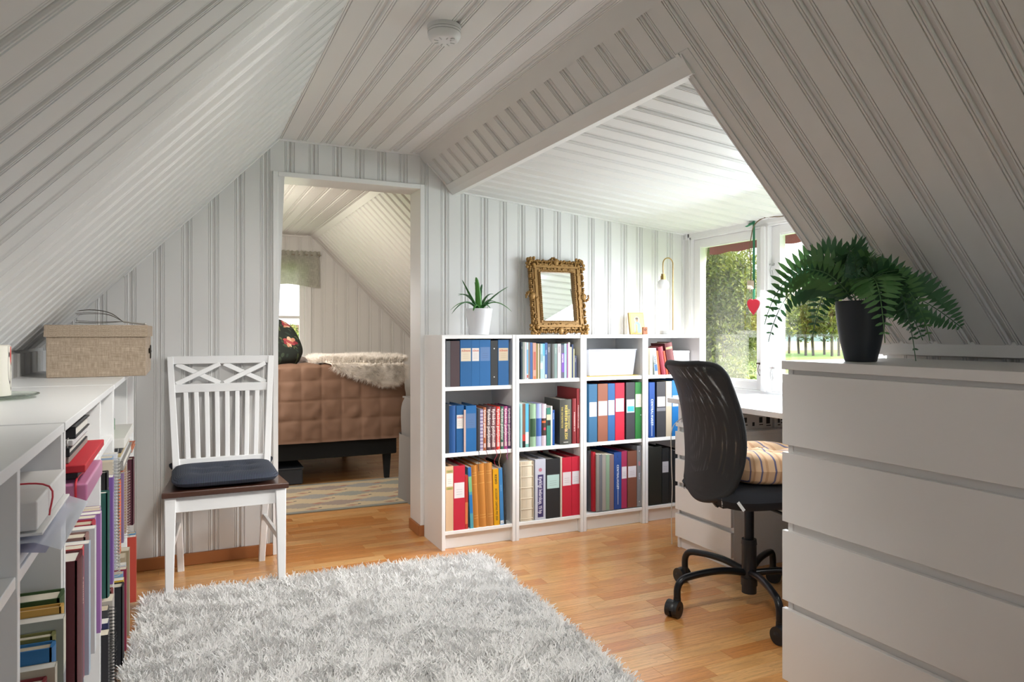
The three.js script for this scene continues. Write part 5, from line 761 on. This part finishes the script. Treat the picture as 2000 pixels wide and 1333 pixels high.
// ---------------------------------------------------------------- outdoors: awning, garden, birches, field edge, neighbour
{
  const RED = mat('#6e2a22', .75), o = thing('awning', 'retracted red awning with white arm outside the dormer window', 'awning', [0, 0, 0]), AX = 1.965;
  part('fabric_roll', cyl(.03, .03, 2.0, 0, -1.0, 0, 18).rotateX(Math.PI / 2).translate(1.915, 1.725, .92), RED, o);
  part('valance', grid(80, 4, (u, v) => { const z = -.07 + u * 1.98; return [AX + .004 * Math.sin(z * 22), 1.735 - v * (.158 + .004 * Math.cos(z * 30)), z]; }), mat('#7a2d24', .8, { side: THREE.DoubleSide }), o); part('front_bar', bar([AX - .01, 1.735, -.08], [AX - .01, 1.735, 1.92], .02, .02), mat('#cfcac4', .5), o);
  for (const z of [-.06, 1.9]) { part('arm', bar([1.935, 1.73, z], [1.872, 1.24, z], .016, .022), mat('#cfc8c2', .5), o); part('bracket', soft(1.861, 1.2, z - .014, 1.89, 1.27, z + .014, .004), mat('#2d2d30', .6), o); }
}
const GY = -2.75;
{
  const gr = dataTex(256, 256, (i, j) => { const n = noise.noise(i * .11, j * .11, 2) * 16 + noise.noise(i * .5, j * .5, 6) * 14 + rr(-10, 10); return [98 + n, 138 + n, 40 + n * .6]; }, true); gr.repeat.set(60, 60);
  const l = structure('lawn', 'bright green lawn outside the house', 'lawn'); part('turf', slab(-160, GY - .3, -150, 260, GY, 90), mat('#ffffff', .95, { map: gr }), l);
  const f = structure('field', 'pale yellow field beyond the row of trees', 'field'); part('stubble', slab(40, GY - .2, -330, 420, GY + .05, -104), mat('#b3a868', 1), f);
  const h = structure('hills', 'low bluish wooded hills far away', 'hills'), P = [], ridge = (i) => 3 + 2.2 * noise.noise(i * .13, 1, 1) + 1.2 * noise.noise(i * .4, 2, 1);
  const ring = []; for (let i = 0; i <= 80; i++) { const a = -2.5 + i / 80 * 2.6; ring.push([Math.cos(a) * 300, Math.sin(a) * 300, ridge(i)]); } for (let i = 0; i < 80; i++) { const [x0, z0, y0] = ring[i], [x1, z1, y1] = ring[i + 1], k = 1.25; P.push(x0, GY, z0, x1, GY, z1, x1 * 1.05, y1, z1 * 1.05, x0, GY, z0, x1 * 1.05, y1, z1 * 1.05, x0 * 1.05, y0, z0 * 1.05, x0 * 1.05, y0, z0 * 1.05, x1 * 1.05, y1, z1 * 1.05, x1 * k, GY, z1 * k, x0 * 1.05, y0, z0 * 1.05, x1 * k, GY, z1 * k, x0 * k, GY, z0 * k); } part('slopes', rawGeo(P), mat('#5f7470', 1, { side: THREE.DoubleSide }), h);
}
function leafTuft(n, spread, size, sd) { seed = sd; const P = []; for (let k = 0; k < n; k++) { const c = V(rr(-1, 1), rr(-1, 1), rr(-1, 1)).multiplyScalar(spread), a = V(rr(-1, 1), rr(-1, 1), rr(-1, 1)).normalize(), b = V(rr(-1, 1), rr(-1, 1), rr(-1, 1)).cross(a).normalize(), s = size * rr(.7, 1.3), q = (u, v) => c.clone().addScaledVector(a, u * s).addScaledVector(b, v * s * .7).toArray(); P.push(...q(-1, 0), ...q(0, -.6), ...q(1, 0), ...q(-1, 0), ...q(1, 0), ...q(0, .6)); } return rawGeo(P); }
const TUFT = leafTuft(16, .17, .045, 3), FARTUFT = leafTuft(10, .8, .42, 4), LEAF = new THREE.MeshPhysicalMaterial({ color: '#ffffff', roughness: .9, transmission: .35, thickness: 0, side: THREE.DoubleSide }), BARK = mat('#b9b2a6', .9), BARKD = mat('#5a5148', .95);
function foliage(parent, geo, pts, tones, sc) { const m = new THREE.InstancedMesh(geo, LEAF, pts.length), M = new THREE.Matrix4(), Q = new THREE.Quaternion(), E3 = new THREE.Euler(), C = new THREE.Color(); pts.forEach((p, i) => { E3.set(rr(0, 6), rr(0, 6), rr(0, 6)); const s = sc * rr(.7, 1.3); M.compose(p, Q.setFromEuler(E3), V(s, s, s)); m.setMatrixAt(i, M); const t = tones[Math.floor(rnd() * tones.length)], k = rr(.8, 1.2); m.setColorAt(i, C.setRGB(t[0] * k, t[1] * k, t[2] * k)); }); m.name = 'foliage'; m.userData.kind = 'stuff'; parent.add(m); }
function birch(label, x, z, h, r, n, tones, sd, low = .35, gap = .1) {
  const o = thing('birch_tree', label, 'tree', [x, GY, z]); seed = sd; const lean = rr(-.6, .6), T = [[0, 0, 0], [lean * .2, h * .35, .1], [lean * .5, h * .7, -.1], [lean * .7, h * .97, 0]], pts = [];
  part('trunk', new THREE.TubeGeometry(curve(T), 24, .075, 8), BARK, o);
  const B = []; for (let k = 0; k < 26; k++) { const y = h * rr(low * .8, .95), a = rr(0, 6.28), l = r * rr(.5, 1.05) * (1.15 - y / h * .6), c = Math.cos(a), s = Math.sin(a), e = [lean * .6 * y / h + c * l, y + rr(-.1, .9), s * l], mid = [lean * .6 * y / h + c * l * .5, y + rr(.25, .75), s * l * .5]; B.push(tube([[lean * .6 * y / h, y - .25, 0], mid, e], .016, 8, 5));
    for (let q = 0; q < n / 26; q++) { const t = Math.pow(rnd(), .7), w = .42 * r * .5; pts.push(V(lean * .6 * y / h + (e[0] - lean * .6 * y / h) * t + rr(-w, w), y + (e[1] - y) * t + rr(-.75, .35), e[2] * t + rr(-w, w))); } }
  part('branches', B, BARKD, o); foliage(o, TUFT, pts, tones, 1);
}
const YG = [[.20, .235, .035], [.15, .195, .035], [.24, .26, .04], [.115, .155, .03]], DG = [[.13, .17, .055], [.10, .145, .05], [.155, .185, .055]];
const away = (px, d) => { const t = (px - 1000) / 1382; return [-1.151 + d * (.4223 + .9065 * t), 3.564 - d * (.9065 - .4223 * t)]; };
birch('tall slender birch in fresh leaf outside the dormer', 9.4, -8.6, 7.6, 1.25, 5200, YG, 101, .3); birch('leafy birch beside the tall slender one', 12.0, -12.6, 8.8, 1.7, 5200, YG, 102, .25); birch('wide birch behind the two garden birches', 17.0, -17.9, 9.6, 2.4, 4600, YG, 103, .2); birch('yellowish young birch at the garden edge', 8.0, -8.9, 6.2, 1.6, 3600, YG, 104, .2);
for (const [x, z, r, h, label] of [[6.8, -5.4, .8, 2.7, 'round yellow green bush under the birches'], [5.7, -5.4, .9, 2.5, 'smaller green bush under the tall birch'], [8.7, -7.3, .75, 2.9, 'wide bush toward the open lawn']]) { const o = thing('garden_bush', label, 'bush', [x, GY, z]), p = []; seed = Math.round(x * 50); for (let k = 0; k < 2600; k++) { const a = rr(0, 6.28), q = Math.acos(rr(-.2, 1)), d = Math.pow(rnd(), .35); p.push(V(Math.cos(a) * Math.sin(q) * r * d, .25 + Math.cos(q) * h * d, Math.sin(a) * Math.sin(q) * r * d)); } part('stems', [0, 1, 2, 3, 4].map((k) => tube([[0, 0, 0], [Math.cos(k * 1.3) * r * .3, h * .4, Math.sin(k * 1.3) * r * .3], [Math.cos(k * 1.3) * r * .6, h * .75, Math.sin(k * 1.3) * r * .6]], .03, 8, 5)), BARKD, o); foliage(o, TUFT, p, YG, 1.1); }
{
  const D = (px, d) => { const t = (px - 1000) / 1382; return [-1.151 + d * (.4223 + .9065 * t), 3.564 - d * (.9065 - .4223 * t)]; };
  seed = 900; const spots = []; for (let k = 0; k < 22; k++) spots.push([1370 + k * 17 + rr(-7, 7), rr(108, 132), rr(9, 12.5)]);
  spots.forEach(([px, d, h], k) => { const [x, z] = D(px, d), o = thing('field_tree', 'tree in the row along the far edge of the lawn', 'tree', [x, GY, z], 0, 'row of trees beyond the lawn'), p = []; part('trunk', tube([[0, 0, 0], [rr(-.3, .3), h * .3, 0], [rr(-.6, .6), h * .7, 0]], .22, 8, 6), BARKD, o); for (let q = 0; q < 130; q++) { const a = rr(0, 6.28), c = Math.acos(rr(-1, 1)), e = Math.pow(rnd(), .4); p.push(V(Math.cos(a) * Math.sin(c) * 2.5 * e, h * .62 + Math.cos(c) * h * .38 * e, Math.sin(a) * Math.sin(c) * 2.5 * e)); } foliage(o, FARTUFT, p, k % 3 ? DG : YG, .8); });
  const n = thing('neighbour_house', 'house with brown roof seen through the bedroom window', 'house', [7.2, GY, -44], .1);
  part('wall', slab(-4.5, 0, -3, 4.5, 2.5, 3), mat('#7c6a58', .9), n); part('roof', extrudeXY([[-3.5, 2.4], [0, 4.1], [3.5, 2.4], [3.5, 2.6], [0, 4.3], [-3.5, 2.6]], -4.8, 4.8).rotateY(Math.PI / 2), mat('#54402f', .9), n); for (const x of [-2.4, 1.6]) part('window', slab(x, .9, 2.98, x + .9, 2, 3.05), mat('#3a4450', .2), n); part('chimney', slab(1, 3.4, -.3, 1.6, 5, .3), mat('#8a4a3a', .9), n);
  const g = thing('garden_tree', 'small bright green tree outside the bedroom window', 'tree', [2.55, GY, -25.6]), p = []; part('trunk', tube([[0, 0, 0], [.1, 1.5, 0], [0, 3, 0]], .07, 8, 6), BARKD, g); for (let k = 0; k < 700; k++) { const a = rr(0, 6.28), c = Math.acos(rr(-1, 1)), e = Math.pow(rnd(), .4); p.push(V(Math.cos(a) * Math.sin(c) * 1.3 * e, 2.6 + Math.cos(c) * 1.5 * e, Math.sin(a) * Math.sin(c) * 1.3 * e)); } foliage(g, TUFT, p, YG, 1.3);
}
renderer.render(scene, camera);
